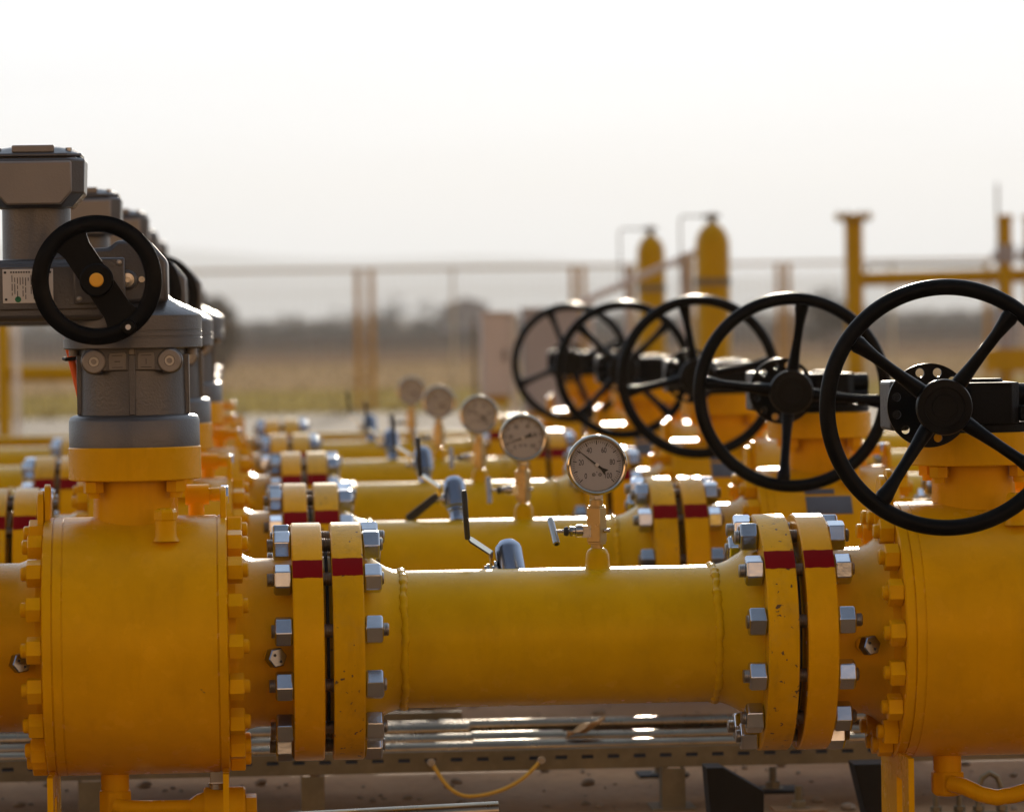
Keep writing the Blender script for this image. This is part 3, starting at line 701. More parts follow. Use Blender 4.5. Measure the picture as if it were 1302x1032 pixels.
# ------------------------------------------------------------------ pressure gauge on its needle valve
def make_gauge(value, label, roll=0.0, thandle=True, bar_dir=(0.10, -0.55, -0.55)):
    gx, gy, gz = 0.5665, -0.02, 0.7155
    t = thing('pressure_gauge', (gx+0.0005, 0, ZA+RP-0.003), label, 'pressure gauge', 'round pressure gauges on the pipes')
    s = MB(); s.lathe([(0, 0.0235), (0.006, 0.0200), (0.012, 0.0195), (0.024, 0.0185), (0.031, 0.0150), (0.0335, 0.0115), (0.034, 0.010)], (gx+0.0005, 0, ZA+RP-0.0035), (0,0,1), 40)
    s.build('weld_boss', 'yellow_pipe', t, 35)
    v = MB(); v.cyl((gx, 0, 0.575), (gx, 0, 0.592), 0.0095, seg=24)
    ro = R_(-32); hw = 0.0118
    for (z0, z1, h) in ((0.588, 0.592, hw*0.9), (0.592, 0.647, hw), (0.647, 0.6505, hw*0.92)):
        v.box((gx, 0, (z0+z1)/2), (2*h, 2*h, z1-z0-0.0001), (0, 0, ro))
    v.cyl((gx, 0, 0.649), (gx, 0, 0.6605), 0.0108, seg=28, ch=0.001)
    vo = v.build('needle_valve', 'warm_steel', t, 30, bevel=0.0009)
    n = MB(); zn = 0.6095
    n.bb(gx-0.024, gx-0.010, -0.008, 0.008, zn-0.010, zn+0.009)
    n.cyl((gx-0.034, 0, zn), (gx-0.022, 0, zn), 0.0102, seg=24, ch=0.001); n.cyl((gx-0.044, 0, zn), (gx-0.034, 0, zn), 0.0072, seg=20, ch=0.001); n.hexa((gx-0.039, 0, zn), (-1,0,0), 0.004, 0.0092)
    n.cyl((gx-0.066, 0, zn), (gx-0.044, 0, zn), 0.0033, seg=14)
    n.cyl((gx+0.010, 0, zn), (gx+0.021, 0, zn), 0.0038, seg=14)
    n.build('valve_stem', 'steel', vo, 30)
    k = MB(); k.lathe([(0, 0.0055), (0.002, 0.0078), (0.006, 0.0072), (0.008, 0.0055)], (gx-0.045, 0, zn), (-1,0,0), 20); k.build('packing_nut', 'black_rubber', vo, 30)
    th = MB(); d = Vector(bar_dir).normalized(); c = Vector((gx-0.0695, 0, zn)) 
    th.lathe([(0, 0.0045), (0.001, 0.0056), (0.054, 0.0056), (0.055, 0.0045), (0.0549, 0.0034), (0.048, 0.0032)], c - d*0.0275, d, 20)
    th.build('t_handle', 'steel', vo, 35)
    # socket and case
    c = MB(); c.hexa((gx, 0, 0.6600), (0,0,1), 0.0085, 0.0112, 0.2, 0.06); c.cyl((gx, 0, 0.668), (gx, 0, 0.674), 0.0085, seg=20)
    c.build('socket', 'steel', t, 30)
    ca = MB(); ca.lathe([(0, 0.040), (0.003, 0.0455), (0.030, 0.0460), (0.034, 0.0460)], (gx, 0.017, gz), (0,-1,0), 72)
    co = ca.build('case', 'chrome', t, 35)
    be = MB(); be.ringlathe([(0, 0.0463), (0.002, 0.0487), (0.0085, 0.0487), (0.0112, 0.0475), (0.0125, 0.0450), (0.0115, 0.0425), (0.0055, 0.0408), (0.004, 0.0412), (0.002, 0.0455)], (gx, -0.0155, gz), (0,-1,0), 96)
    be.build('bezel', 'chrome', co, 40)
    di = MB(); di.cyl((gx, -0.0162, gz), (gx, -0.0185, gz), 0.0440, seg=72); do = di.build('dial', 'dial', t, 30)
    yt = -0.01905; tk = MB()
    def pol(r, a): return (gx + r*math.cos(a), yt, gz + r*math.sin(a))
    for i in range(101):
        if i % 2: continue
        a = R_(225 - 2.7*i) + roll
        big = i % 10 == 0
        ra, rb, wd = (0.0325, 0.0390, 0.0014) if big else (0.0350, 0.0390, 0.0006)
        tk.box((gx + (ra+rb)/2*math.cos(a), yt+0.0002, gz + (ra+rb)/2*math.sin(a)), (rb-ra, 0.0004, wd), (0, -a, 0))
    tk.build('scale', 'ink', do, 0)
    nu = MB()
    for i in range(0, 101, 20):
        a = R_(225 - 2.7*i) + roll; r = 0.0258 if i in (40, 60) else 0.0252
        vs, fs = text_mesh(str(i), 0.0125, 'ink', (gx + r*math.cos(a), yt+0.0001, gz + r*math.sin(a)))
        # narrow figures
        nu.add([(gx + r*math.cos(a) + (p[0] - gx - r*math.cos(a))*0.70, p[1], p[2]) for p in vs], fs)
    for (ax, az) in ((-0.0050, -0.0155), (0.0050, -0.0155)):
        nu.ringlathe([(0, 0.0018), (0, 0.0027), (0.0004, 0.0027), (0.0004, 0.0018)], (gx+ax, yt+0.0003, gz+az), (0,-1,0), 20)
        nu.cyl((gx+ax, yt+0.0003, gz+az), (gx+ax, yt-0.0001, gz+az), 0.0009, seg=10)
    nu.cyl((gx, yt+0.0003, gz-0.0115), (gx, yt-0.0001, gz-0.0115), 0.0008, seg=10)
    nu.build('numerals', 'ink', do, 0)
    ne = MB(); a = R_(225 - 2.7*value) + roll; ux = Vector((math.cos(a), 0, math.sin(a))); vx = Vector((-math.sin(a), 0, math.cos(a)))
    ne.prism([(0.036, 0.0004), (0.036, -0.0004), (0, -0.0015), (-0.010, -0.0021), (-0.0195, -0.0052), (-0.0175, 0.0), (-0.0195, 0.0052), (-0.010, 0.0021), (0, 0.0015)], (gx, -0.0208, gz), ux, vx, (0,-1,0), 0.0007)
    neo = ne.build('needle', 'ink', do, 0)
    nb = MB(); nb.lathe([(0, 0.0031), (0.0015, 0.0031), (0.002, 0.0024)], (gx, -0.0213, gz), (0,-1,0), 20); nb.build('needle_hub', 'plate', do, 30)
    gl = MB(); gl.cyl((gx, -0.0230, gz), (gx, -0.0238, gz), 0.0428, seg=64); gl.build('glass', 'glass', t, 30)
    return t

# ------------------------------------------------------------------ small lever ball valve
def make_lever_valve(label, loc, axis, grip_dir=(-0.06, 0, 1), second=False, L=0.066):
    t = thing('lever_valve', loc, label, 'small valve', 'small lever valves on the pipes')
    b0 = Vector(loc); d = Vector(axis).normalized()
    b = MB()
    b.lathe([(0, 0.017), (0.004, 0.015), (0.020, 0.0150), (0.022, 0.0185), (0.030, 0.0185)], b0, d, 8)
    b.lathe([(0.028, 0.0185), (0.031, 0.0222), (0.038, 0.0225), (0.0385, 0.0238), (0.0425, 0.0238), (0.043, 0.0225), (0.028+L*0.80, 0.0225), (0.028+L*0.90, 0.0205), (0.028+L, 0.0145), (0.030+L, 0.0125)], b0, d, 48)
    b.build('valve_body', 'dark_chrome', t, 35)
    c = b0 + d*(0.028 + L*0.30)
    st = MB(); lx = Vector((-1, 0, 0))
    st.cyl(c + lx*0.018, c + lx*0.044, 0.0055, seg=16); st.hexa(c + lx*0.0345, lx, 0.006, 0.0095); st.cyl(c + lx*0.024, c + lx*0.028, 0.013, seg=20)
    st.build('stem_nut', 'steel', t, 30)
    # lever: steel strip then a rubber grip
    def lever(p, gd, name='lever'):
        w = 0.0085; th = 0.0030
        # strip in the plane of the stem axis, width along Y
        path = [p, p + Vector((0.0, 0, 0.026)), p + Vector((-0.032, -0.004, 0.048)), p + Vector((-0.038, -0.004, 0.053))]
        s = MB(); rings = []
        for i, q in enumerate(path):
            dd = (path[min(i+1, 3)] - path[max(i-1, 0)]).normalized(); nn = Vector((dd.z, 0, -dd.x))
            yv = Vector((0, w*0.85, 0)) + nn*w*0.42*(1 if i in (1, 2) else 0.3)
            rings.append([q + yv + nn*th/2, q - yv + nn*th/2, q - yv - nn*th/2, q + yv - nn*th/2])
        s.loft(rings); lo = s.build(name, 'chrome', t, 30)
        g = MB(); q0 = path[-1]; gd = Vector(gd).normalized(); q0 = q0 - gd*0.004
        rings = []
        nn = Vector((gd.z, 0, -gd.x)); yv = Vector((0, 1, 0))
        for (l, a, bb_) in ((0, 0.0085, 0.003), (0.002, 0.0100, 0.0042), (0.076, 0.0100, 0.0042), (0.080, 0.0085, 0.003)):
            q = q0 + gd*l; rings.append([q + yv*a*ca + nn*bb_*sa for ca, sa in ((1, .4), (.7, 1), (-.7, 1), (-1, .4), (-1, -.4), (-.7, -1), (.7, -1), (1, -.4))])
        g.loft(rings); g.build('grip', 'black_rubber', lo, 50)
    lever(c + lx*0.033, grip_dir)
    if second:
        q0 = c + lx*0.036 + Vector((0, -0.004, 0.010)); gd = Vector((-0.80, 0, -0.62)).normalized(); nn = Vector((gd.z, 0, -gd.x))
        g = MB(); rings = []
        for (l, a, h) in ((0, 0.004, 0.006), (0.010, 0.0045, 0.008), (0.076, 0.0045, 0.009), (0.080, 0.004, 0.007)):
            q = q0 + gd*l; rings.append([q + Vector((0, a, 0)) + nn*h, q - Vector((0, a, 0)) + nn*h, q - Vector((0, a, 0)) - nn*h, q + Vector((0, a, 0)) - nn*h])
        g.loft(rings); g.build('drooping_grip', 'black_rubber', t, 30, bevel=0.002)
    return t

# ------------------------------------------------------------------ the five runs
ROWS = ['nearest row', 'second row', 'third row', 'fourth row', 'farthest row']
DX = [0, 0.006, 0.022, 0.010, 0.006]
DZ = [0, -0.007, 0.0, -0.003, 0.0]
def off(k): return Vector((DX[k], ROW*k, DZ[k]))
FA_L = (XL - (A1 - XL), XL - (A0 - XL)); FB_L = (A0, A1)
FA_R = (D0, D1); FB_R = (XR + (XR - D1), XR + (XR - D0))
import re
sp_l = ['sharp yellow pipe with weld beads across the foreground, nearest to the camera',
        'yellow pipe directly behind the foreground pipe, second run from the camera',
        'yellow pipe third from the camera, behind the second gauge',
        'blurred yellow pipe fourth from the camera, one before the last',
        'farthest blurred yellow pipe of the parallel runs, bare field behind it']
vl_l = ['big yellow valve body filling the lower left foreground, under the sharp grey actuator',
        'yellow valve peeking out right behind the left foreground valve, second in its line',
        'yellow valve third in the left line, mostly hidden by the two before it',
        'blurred yellow valve fourth in the left line',
        'farthest blurred yellow valve in the left line, below the last grey actuator']
ac_l = ['sharp grey actuator at left front with black crank wheel, nearest of its line',
        'grey actuator directly behind the front one, its terminal box showing past the front box',
        'grey actuator third in the line, glinting box behind two sharper ones',
        'blurred grey actuator fourth in the line at left',
        'most distant, smallest grey actuator at the end of the left line']
vr_l = ['big yellow valve body cut by the right edge, under the largest black handwheel',
        'yellow valve with grey name plates behind the nearest handwheel, second in the right line',
        'yellow valve third in the right line, under the middle handwheel',
        'blurred yellow valve fourth in the right line, one before the last',
        'farthest blurred yellow valve in the right line, below the smallest handwheel']
op_l = ['largest sharp black handwheel at right, cut by the right edge of the picture',
        'second largest black handwheel with one spoke upright, just left of the largest one',
        'middle black handwheel of the five, third from the right',
        'black handwheel fourth from the right, overlapping the smallest one',
        'smallest, leftmost and farthest black handwheel, before the grey cabinet']
ga_l = ['sharp pressure gauge nearest the camera, needle just above 30, numerals 0 to 100 readable',
        'slightly blurred gauge second from the right, needle pointing left near 10',
        'blurred gauge in the middle of the five, with a plain tan dial',
        'blurred gauge fourth from the right, between the middle one and the farthest one',
        'smallest, leftmost and farthest round gauge, strongly blurred']
lv_l = ['sharp small steel valve with black lever behind the nearest pipe, tilted backward',
        'small steel valve standing on the second pipe, one grip raised and one drooping',
        'blurred small steel valve on the third pipe, lever raised at its left',
        'blurred small steel valve on the fourth pipe',
        'farthest blurred small lever valve, on the last pipe']
ep_l = ['', 'yellow flanged pipe end with red stripes at the left edge, just behind the front valve',
        'yellow flanged pipe at left behind the front actuator, third run from the camera',
        'blurred yellow flanged pipe at far left, fourth run from the camera',
        'farthest blurred flanged pipe at left, last run before the yard']
er_l = ['', 'yellow flanged pipe behind the largest handwheel, second run at the right edge',
        'yellow flanged pipe right of the third handwheel valve',
        'blurred flanged pipe right of the fourth handwheel valve',
        'farthest blurred flanged pipe right of the last handwheel valve']
def place_row(proto, labels, ks=range(5), fix=None):
    base = proto.location.copy()
    for i, k in enumerate(ks):
        o = proto if i == 0 else copy_tree(proto)
        o.location = base + off(k); o['label'] = labels[k]
        if fix: fix(o, k)
place_row(make_spool(sp_l[0]), sp_l)
place_row(make_valve(XL, vl_l[0], 'yellow ball valves under the grey actuators', (-0.352, 0.0430), FA_L, FB_L, 'valve'), vl_l)
place_row(make_actuator(ac_l[0]), ac_l)
right = make_valve(XR, vr_l[0], 'yellow ball valves under the black handwheels', (0.973,), FA_R, FB_R, 'pipe')
right_base = right.location.copy()
r2 = copy_tree(right); add_o = ORG[right]; ORG[r2] = add_o
add_nameplates(r2, 0)
for k in range(1, 5):
    o = r2 if k == 1 else copy_tree(r2)
    o.location = right_base + off(k); o['label'] = vr_l[k]
place_row(make_end_pipe(ep_l[1], -1), ep_l, range(1, 5))
place_row(make_end_pipe(er_l[1], 1), er_l, range(1, 5))
for k, rot in enumerate((54, 83, 101, 45, 112)):
    o = make_operator(op_l[k], R_(rot)); o.location += off(k)
for k, val in enumerate((31, 11, 28, 35, 30)):
    o = make_gauge(val, ga_l[k], roll=R_((0, 4, -3, 5, -2)[k]), bar_dir=(0.10, -0.55, -0.55) if k == 0 else (0.02, -0.25, -0.85)); o.location += off(k)
o = make_lever_valve(lv_l[0], (0.4415, 0.088, ZA+0.060), (-0.12, 0.42, 0.9))
for k in range(1, 5):
    o = make_lever_valve(lv_l[k], (0.4330, 0.008, ZA+RP-0.004), (-0.06, 0.42, 0.9), second=(k == 1)); o.location += off(k)

# orange cables behind the front actuator
b = MB()
b.tube([(-0.268, 0.035, 0.985), (-0.2735, 0.03, 0.945), (-0.2700, 0.03, 0.915), (-0.258, 0.03, 0.862), (-0.248, 0.03, 0.815), (-0.240, 0.05, 0.80)], 0.0060, 12)
b.tube([(-0.258, 0.045, 0.985), (-0.2640, 0.04, 0.945), (-0.2600, 0.04, 0.915), (-0.250, 0.04, 0.865), (-0.242, 0.04, 0.82)], 0.0060, 12)
oc = tag(b.build('orange_cable', 'orange', None, 40, org=(-0.25, 0.03, 0.81)), 'pair of orange cables running down behind the front grey actuator column', 'cable')
b = MB(); b.tube([(-0.278, 0.026, 0.898), (-0.274, 0.012, 0.897), (-0.262, 0.016, 0.898), (-0.250, 0.022, 0.900)], 0.0030, 10); b.build('cable_tie', 'black_rubber', oc, 40)

# ------------------------------------------------------------------ tray, conduits and loose things under the pipes
def slotted_tray(name, x0, x1, yf, yb, z0, z1, pitch, label):
    t = thing(name, ((x0+x1)/2, (yf+yb)/2, z0), label, 'cable tray')
    th = 0.0025; zs0, zs1 = z0 + (z1-z0)*0.50, z0 + (z1-z0)*0.68
    for nm, y in (('front_rail', yf), ('rear_rail', yb)):
        b = MB()
        b.bb(x0, x1, y, y+th, z0, zs0); b.bb(x0, x1, y, y+th, zs1, z1)
        x = x0; n = int((x1-x0)/pitch)
        for i in range(n): b.bb(x0 + i*pitch, x0 + i*pitch + pitch*0.55, y, y+th, zs0, zs1)
        b.bb(x0, x1, y+0.0026, y+0.016, z1-th, z1); b.bb(x0, x1, y+0.0026, y+0.016, z0, z0+th)
        b.build(nm, 'galv', t, 0)
    x = x0 + 0.1
    while x < x1:
        b = MB(); b.bb(x, x+0.03, yf+0.003, yb-0.001, z0+0.003, z0+0.012); b.build('rung', 'galv', t, 0); x += 0.25
    return t
slotted_tray('cable_tray', -1.2, 3.2, 1.35, 1.66, 0.082, 0.122, 0.0505, 'slotted galvanised cable tray running under the nearest pipe')
slotted_tray('cable_tray', -1.2, 0.44, 1.80, 2.0, 0.112, 0.156, 0.0505, 'shorter slotted tray end behind the conduits, left half only')
for i, (y, z, x0, x1) in enumerate(((1.405, 0.1205, -1.2, 3.2), (1.472, 0.130, -1.2, 3.2), (1.545, 0.142, -1.2, 0.44), (1.60, 0.144, -1.2, 3.2))):
    b = MB(); b.cyl((x0, y, z), (x1, y, z), 0.0135 if i != 2 else 0.0165, seg=24)
    if i in (0, 1): b.cyl((0.44, y, z), (0.62, y, z), 0.0165, seg=24, ch=0.001)
    tag(b.build('steel_conduit', 'conduit', None, 30, org=(0.5, y, z)), ['shiny steel conduit in the tray, frontmost of the four', 'shiny steel conduit in the tray, second from the front with a coupling', 'thicker short steel conduit in the left half of the tray', 'steel conduit lying along the rear of the tray'][i], 'conduit')
for i, y in enumerate((1.3785, 1.430, 1.490)):
    b = MB(); b.tube([(x_, y + 0.004*math.sin(x_*3 + i), 0.0985) for x_ in [-1.2 + 0.2*j for j in range(23)]], 0.0038 + 0.0008*i, 10)
    tag(b.build('black_cable', 'black_rubber', None, 60, org=(0.5, y, 0.1)), ['thin black cable along the bottom of the tray, right behind its slotted front', 'thin black cable along the tray bottom, middle one of three', 'black cable along the tray bottom, rearmost of three'][i], 'cable', 'black cables in the tray')
# tray legs
for i, (x, lab) in enumerate(((-0.32, 'tray leg below the left foreground valve'), (0.105, 'pale slotted tray leg below the left flange pair'), (0.80, 'tray leg hidden under the right end of the nearest pipe'), (1.95, 'tray leg beyond the right foreground valve'))):
    b = MB(); b.bb(x, x+0.003, 1.345, 1.40, 0.0, 0.080); b.bb(x, x+0.045, 1.341, 1.3445, 0.0, 0.080); b.bb(x+0.042, x+0.045, 1.345, 1.40, 0.0, 0.080)
    b.bb(x-0.02, x+0.065, 1.33, 1.45, 0.0, 0.004)
    tag(b.build('tray_leg', 'galv', None, 0, org=(x, 1.35, 0)), lab, 'bracket')
    if i == 1:
        pass
# cable clamps beside the leg and under the right valve
for i, (x, y) in enumerate(((1.305, 1.05), (1.385, 1.05))):
    b = MB(); b.tube([(x-0.022, y, 0.0), (x-0.022, y, 0.060), (x-0.014, y, 0.082), (x, y, 0.090), (x+0.014, y, 0.082), (x+0.022, y, 0.060), (x+0.022, y, 0.0)], 0.0055, 12)
    for sx in (-1, 1): b.hexa((x+sx*0.022, y, 0.020), (0,0,1), 0.010, 0.011)
    b.bb(x-0.034, x+0.034, y-0.012, y+0.012, 0.010, 0.018)
    tag(b.build('pipe_clamp', 'galv', None, 30, org=(x, y, 0)), ['steel U clamp on the slab below the right valve, left one', 'steel U clamp on the slab below the right valve, right one'][i], 'clamp')
# earth wire
b = MB(); pts = []
for i in range(25):
    u = i/24; x = 0.355 + (0.567-0.355)*u
    w_ = u/0.38 if u < 0.38 else (1-u)/0.62
    z = 0.102 - 0.064*(math.sin(w_*PI/2)**1.15)
    pts.append((x - 0.012*math.sin(u*PI*2), 1.338 - 0.02*math.sin(u*PI), z))
b.tube(pts, 0.0037, 10)
ew = tag(b.build('earth_wire', 'wire', None, 60, org=(0.46, 1.34, 0.05)), 'thin yellow earth wire looping down from the cable tray side', 'wire')
b = MB()
for p in (pts[0], pts[-1]): b.cyl((p[0], 1.336, p[2]), (p[0], 1.3495, p[2]), 0.008, seg=14); b.hexa((p[0], 1.331, p[2]), (0,1,0), 0.006, 0.0075)
b.build('lug', 'steel', ew, 30)
# dry leaf on the conduits
b = MB(); vs = []; fs = []
nx, ny = 10, 6
for i in range(nx+1):
    for j in range(ny+1):
        u = i/nx; w = math.sin(PI*min(1, u*0.96+0.02))**0.7*0.026; v = (j/ny*2-1)
        vs.append((0.622 + u*0.075, 1.405 + v*w, 0.139 + 0.030*u**1.5 + 0.010*abs(v) + 0.004*math.sin(9*u + 4*v)))
for i in range(nx):
    for j in range(ny): fs.append((i*(ny+1)+j, (i+1)*(ny+1)+j, (i+1)*(ny+1)+j+1, i*(ny+1)+j+1))
b.add(vs, fs); lf = tag(b.build('dry_leaf', 'leaf', None, 60, org=(0.65, 1.4, 0.14)), 'curled dry brown leaf lying on the steel conduits', 'leaf')
md = lf.modifiers.new('s', 'SOLIDIFY'); md.thickness = 0.0008
# bundle of conduits in front at the bottom edge
for i, (y, z) in enumerate(((0.08, 0.1315), (0.118, 0.1335), (0.156, 0.1355), (0.10, 0.1595))):
    x1 = 0.413 - 0.004*i if i < 3 else 0.409
    b = MB(); b.lathe([(0, 0.0150), (2.2, 0.0150), (2.2, 0.0125), (2.15, 0.0123)], (x1-2.2, y, z-0.070), (1, 0, 0.0293), 24)
    tag(b.build('steel_conduit', 'conduit', None, 30, org=(0.2, y, z)), ['cut conduit end at the bottom edge, front one of the bundle', 'cut conduit at the bottom edge, middle one of the lower layer', 'cut conduit at the bottom edge, rear one of the lower layer', 'cut conduit lying on top of the bundle at the bottom edge'][i], 'conduit', 'conduit bundle at the bottom edge')
b = MB(); b.bb(0.15, 0.46, 0.06, 0.18, 0.100, 0.1065); b.bb(0.15, 0.46, 0.06, 0.064, 0.07, 0.0995)
b.bb(0.34, 0.38, 0.09, 0.14, 0.0, 0.0995)
tag(b.build('conduit_shelf', 'galv', None, 0, org=(0, 0.1, 0)), 'galvanised ledge carrying the cut conduits at the bottom edge', 'bracket')
# dark skid steel below the right valve
for i, (x, w) in enumerate(((0.865, 0.075), (1.135, 0.055))):
    b = MB()
    b.prism([(-0.02, 0.0), (0.035 + w*0.5, 0.0), (w, 0.085), (0.0, 0.13), (-0.03, 0.13)] if i == 0 else [(0.0, 0.0), (w+0.01, 0.0), (w-0.02, 0.13), (-0.03, 0.13)], (x, 0.88, 0), (1,0,0), (0,0,1), (0,1,0), 0.08)
    b.bb(x-0.06, x+w+0.06, 0.58, 1.16, 0.0, 0.006)
    tag(b.build('skid_bracket', 'dark_steel', None, 0, org=(x, 0.8, 0), bevel=0.002), ['dark steel bracket on the slab under the right flange pair', 'dark steel bracket on the slab under the right valve foot'][i], 'bracket')
# anchor bolts with base plates
for i, (x, y) in enumerate(((1.056, 1.28), (1.05, 1.62), (0.86, 1.95))):
    b = MB(); b.bb(x-0.05, x+0.05, y-0.05, y+0.05, 0.0, 0.006); b.build
    t = tag(b.build('base_plate', 'dark_steel' if i else 'concrete', None, 0, org=(x, y, 0)), ['square base plate with an upright anchor bolt below the right flange pair', 'rear base plate with anchor bolt behind the tray', 'base plate with anchor bolt right of the leaf, behind the tray'][i], 'base plate')
    b = MB(); b.hexa((x, y, 0.006), (0,0,1), 0.014, 0.0155, 0.4); b.cyl((x, y, 0.02), (x, y, 0.048), 0.0075, seg=14); b.cyl((x, y, 0.0055), (x, y, 0.0075), 0.022, seg=20)
    b.build('anchor_bolt', 'galv', t, 30)

# ------------------------------------------------------------------ ground, field, hills
def struct(o): o['kind'] = 'structure'; return o
def sheet(name, x0, x1, y0, y1, z, mat, nx=1, ny=1, fn=None):
    b = MB(); vs = []; fs = []
    for i in range(nx+1):
        for j in range(ny+1):
            x = x0 + (x1-x0)*i/nx; y = y0 + (y1-y0)*j/ny
            vs.append((x, y, z + (fn(x, y) if fn else 0)))
    for i in range(nx):
        for j in range(ny): fs.append((i*(ny+1)+j, (i+1)*(ny+1)+j, (i+1)*(ny+1)+j+1, i*(ny+1)+j+1))
    b.add(vs, fs)
    return struct(b.build(name, mat, None, 60))
sheet('ground', -6000, 6000, -300, 7000, -0.012, 'field')
sheet('concrete_pad', -12, 16, -1.7, 10.5, 0.0, 'concrete')
sheet('unseen_dark_ground', -30, 40, -16, -1.7, -0.004, 'dark_ground')  # unseen dark sheet added to cut the light bounced onto the undersides
sheet('gravel_yard', -30, 40, 10.5, 37, -0.006, 'gravel')
sheet('weed_strip', -60, 90, 37, 52, -0.005, 'weeds')
sheet('plough_land', -900, 1400, 122, 900, -0.002, 'plough')
sheet('stubble_strip', -300, 500, 88, 122, -0.003, 'stubble')
# hills on the horizon
b = MB(); vs = []; fs = []; n = 120
rr = random.Random(11); ph = [rr.uniform(0, 6.28) for _ in range(8)]
def hz(x): return 1.35*(66 + 26*math.sin(x/900.0 + ph[0]) + 14*math.sin(x/390.0 + ph[1]) + 6*math.sin(x/170.0 + ph[2]) + 3*math.sin(x/71.0 + ph[3]))
for i in range(n+1):
    x = -2600 + 5200*i/n
    for (y, f) in ((4800, 0), (5000, 0.55), (5300, 1.0), (5800, 0.7), (6600, 0)):
        vs.append((x, y, hz(x)*f + (rr.uniform(-3, 3) if 0 < f < 1 else 0)))
for i in range(n):
    for j in range(4): fs.append((i*5+j, (i+1)*5+j, (i+1)*5+j+1, i*5+j+1))
b.add(vs, fs); struct(b.build('hills', 'hill', None, 60))

# dry grass and weeds beyond the pad (cannot be counted)
b = MB(); rr = random.Random(5)
for i in range(9000):
    y = 36 + 60*rr.random()**1.5; x = -4 + (y+6.64)*0.0 + rr.uniform(-0.075, 0.24)*(y+6.64)
    h = rr.uniform(0.015, 0.05)*(0.7 + y/120); a = rr.uniform(0, PI); w = rr.uniform(0.008, 0.03)
    dx, dy = math.cos(a)*w, math.sin(a)*w; lx, ly = rr.uniform(-0.3, 0.3)*h, rr.uniform(-0.3, 0.3)*h
    o0 = len(b.v); b.v += [(x-dx, y-dy, -0.01), (x+dx, y+dy, -0.01), (x+lx, y+ly, h)]; b.f.append((o0, o0+1, o0+2))
g = b.build('dry_grass', 'grass', None, 0); g['kind'] = 'stuff'; g['label'] = 'dry pale grass and weeds on the field beyond the yard'

# pebbles and grit on the pad
b = MB(); rr = random.Random(9)
for i in range(900):
    y = rr.uniform(0.2, 7.5); x = (y+6.64)*rr.uniform(-0.07, 0.20); r = rr.choice((0.003, 0.004, 0.005, 0.008, 0.012))*rr.uniform(0.7, 1.3)
    ry = rr.uniform(0, 6)
    b.lathe([(0, r*0.7), (r*0.35, r), (r*0.8, r*0.75), (r*1.0, r*0.25)], (x, y, -0.0005), (rr.uniform(-.3,.3), rr.uniform(-.3,.3), 1), 6, ry, rmod=lambda t_, q, th, a=rr.uniform(0,6): q*(1+0.3*math.sin(th*2+a)))
g = b.build('pebbles', 'pebble', None, 60); g['kind'] = 'stuff'; g['label'] = 'loose pebbles and grit on the concrete pad'

# ------------------------------------------------------------------ yard equipment in the background
# guard fence
FY = 38.4
t = thing('guard_fence', (4, FY, 0), 'low fence with pale top rail, wire mesh and paired yellow posts across the yard end', 'fence')
b = MB(); b.bb(-6, 14, FY, FY+0.03, 1.490, 1.530); b.build('top_rail', 'rail', t, 0)
for xc in (-4.3, 1.29, 1.435, 3.62, 3.73, 5.86, 5.965, 8.15, 10.4):
    b = MB(); b.cyl((xc, FY-0.05, -0.01), (xc, FY-0.05, 1.50), 0.032, seg=16); b.build('post', 'rust_yellow', t, 30)
for xc in (2.32, 4.8, 7.1):
    b = MB(); b.cyl((xc, FY-0.03, -0.01), (xc, FY-0.03, 1.5), 0.016, seg=12); b.build('thin_post', 'rail', t, 30)
b = MB(); x = -6
while x < 14:
    b.bb(x, x+0.006, FY+0.02, FY+0.026, 0.05, 1.455); x += 0.075
for z in (0.06, 0.35, 0.65, 0.95, 1.25): b.bb(-6, 14, FY+0.027, FY+0.033, z, z+0.006)
b.build('wire_mesh', 'rail', t, 0)

def gas_cylinder(x, y, r, ztop, label, loop):
    t = thing('gas_cylinder', (x, y, 0), label, 'gas cylinder', 'tall yellow gas cylinders in the yard')
    b = MB(); h = ztop
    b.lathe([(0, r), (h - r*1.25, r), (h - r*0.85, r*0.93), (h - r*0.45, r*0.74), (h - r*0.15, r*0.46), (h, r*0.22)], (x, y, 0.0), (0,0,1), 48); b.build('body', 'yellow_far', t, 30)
    v = MB(); v.cyl((x, y, h-0.005), (x, y, h+0.045), r*0.22, seg=16); v.hexa((x, y, h+0.02), (0,0,1), 0.02, r*0.34); v.cyl((x-r*0.6, y, h+0.03), (x+r*0.45, y, h+0.03), 0.010, seg=12); v.build('top_valve', 'galv', t, 30)
    bn = MB(); bn.lathe([(0, r+0.004), (0.035, r+0.004)], (x, y, h*0.79 - 0.01), (0,0,1), 48); bn.build('strap', 'galv', t, 30)
    p = MB(); p.tube([(x-r*0.5, y, h+0.03), (x-r*1.6, y, h+0.032), (x-loop+0.01, y, h+0.03), (x-loop, y, h+0.015), (x-loop, y, h-0.30)], 0.0045, 10); p.build('copper_line', 'galv', t, 40)
    return t
gas_cylinder(2.287, 13.36, 0.083, 1.400, 'taller yellow gas cylinder right of centre, above the third handwheel', 0.155)
gas_cylinder(2.187, 15.36, 0.074, 1.385, 'shorter yellow gas cylinder left of the taller one', 0.165)
for (x, y, zt, w, lab) in ((2.172, 13.44, 1.255, 0.062, 'pinkish brown upright channel post beside the taller gas cylinder'), (2.082, 15.44, 1.225, 0.055, 'pinkish brown upright channel post beside the shorter gas cylinder')):
    b = MB(); b.bb(x-w/2, x+w/2, y, y+0.06, 0, zt); b.bb(x-w/2+0.008, x+w/2-0.008, y-0.012, y-0.0005, 0.05, zt-0.03)
    tag(b.build('channel_post', 'cabinet', None, 0, org=(x, y, 0), bevel=0.004), lab, 'post')
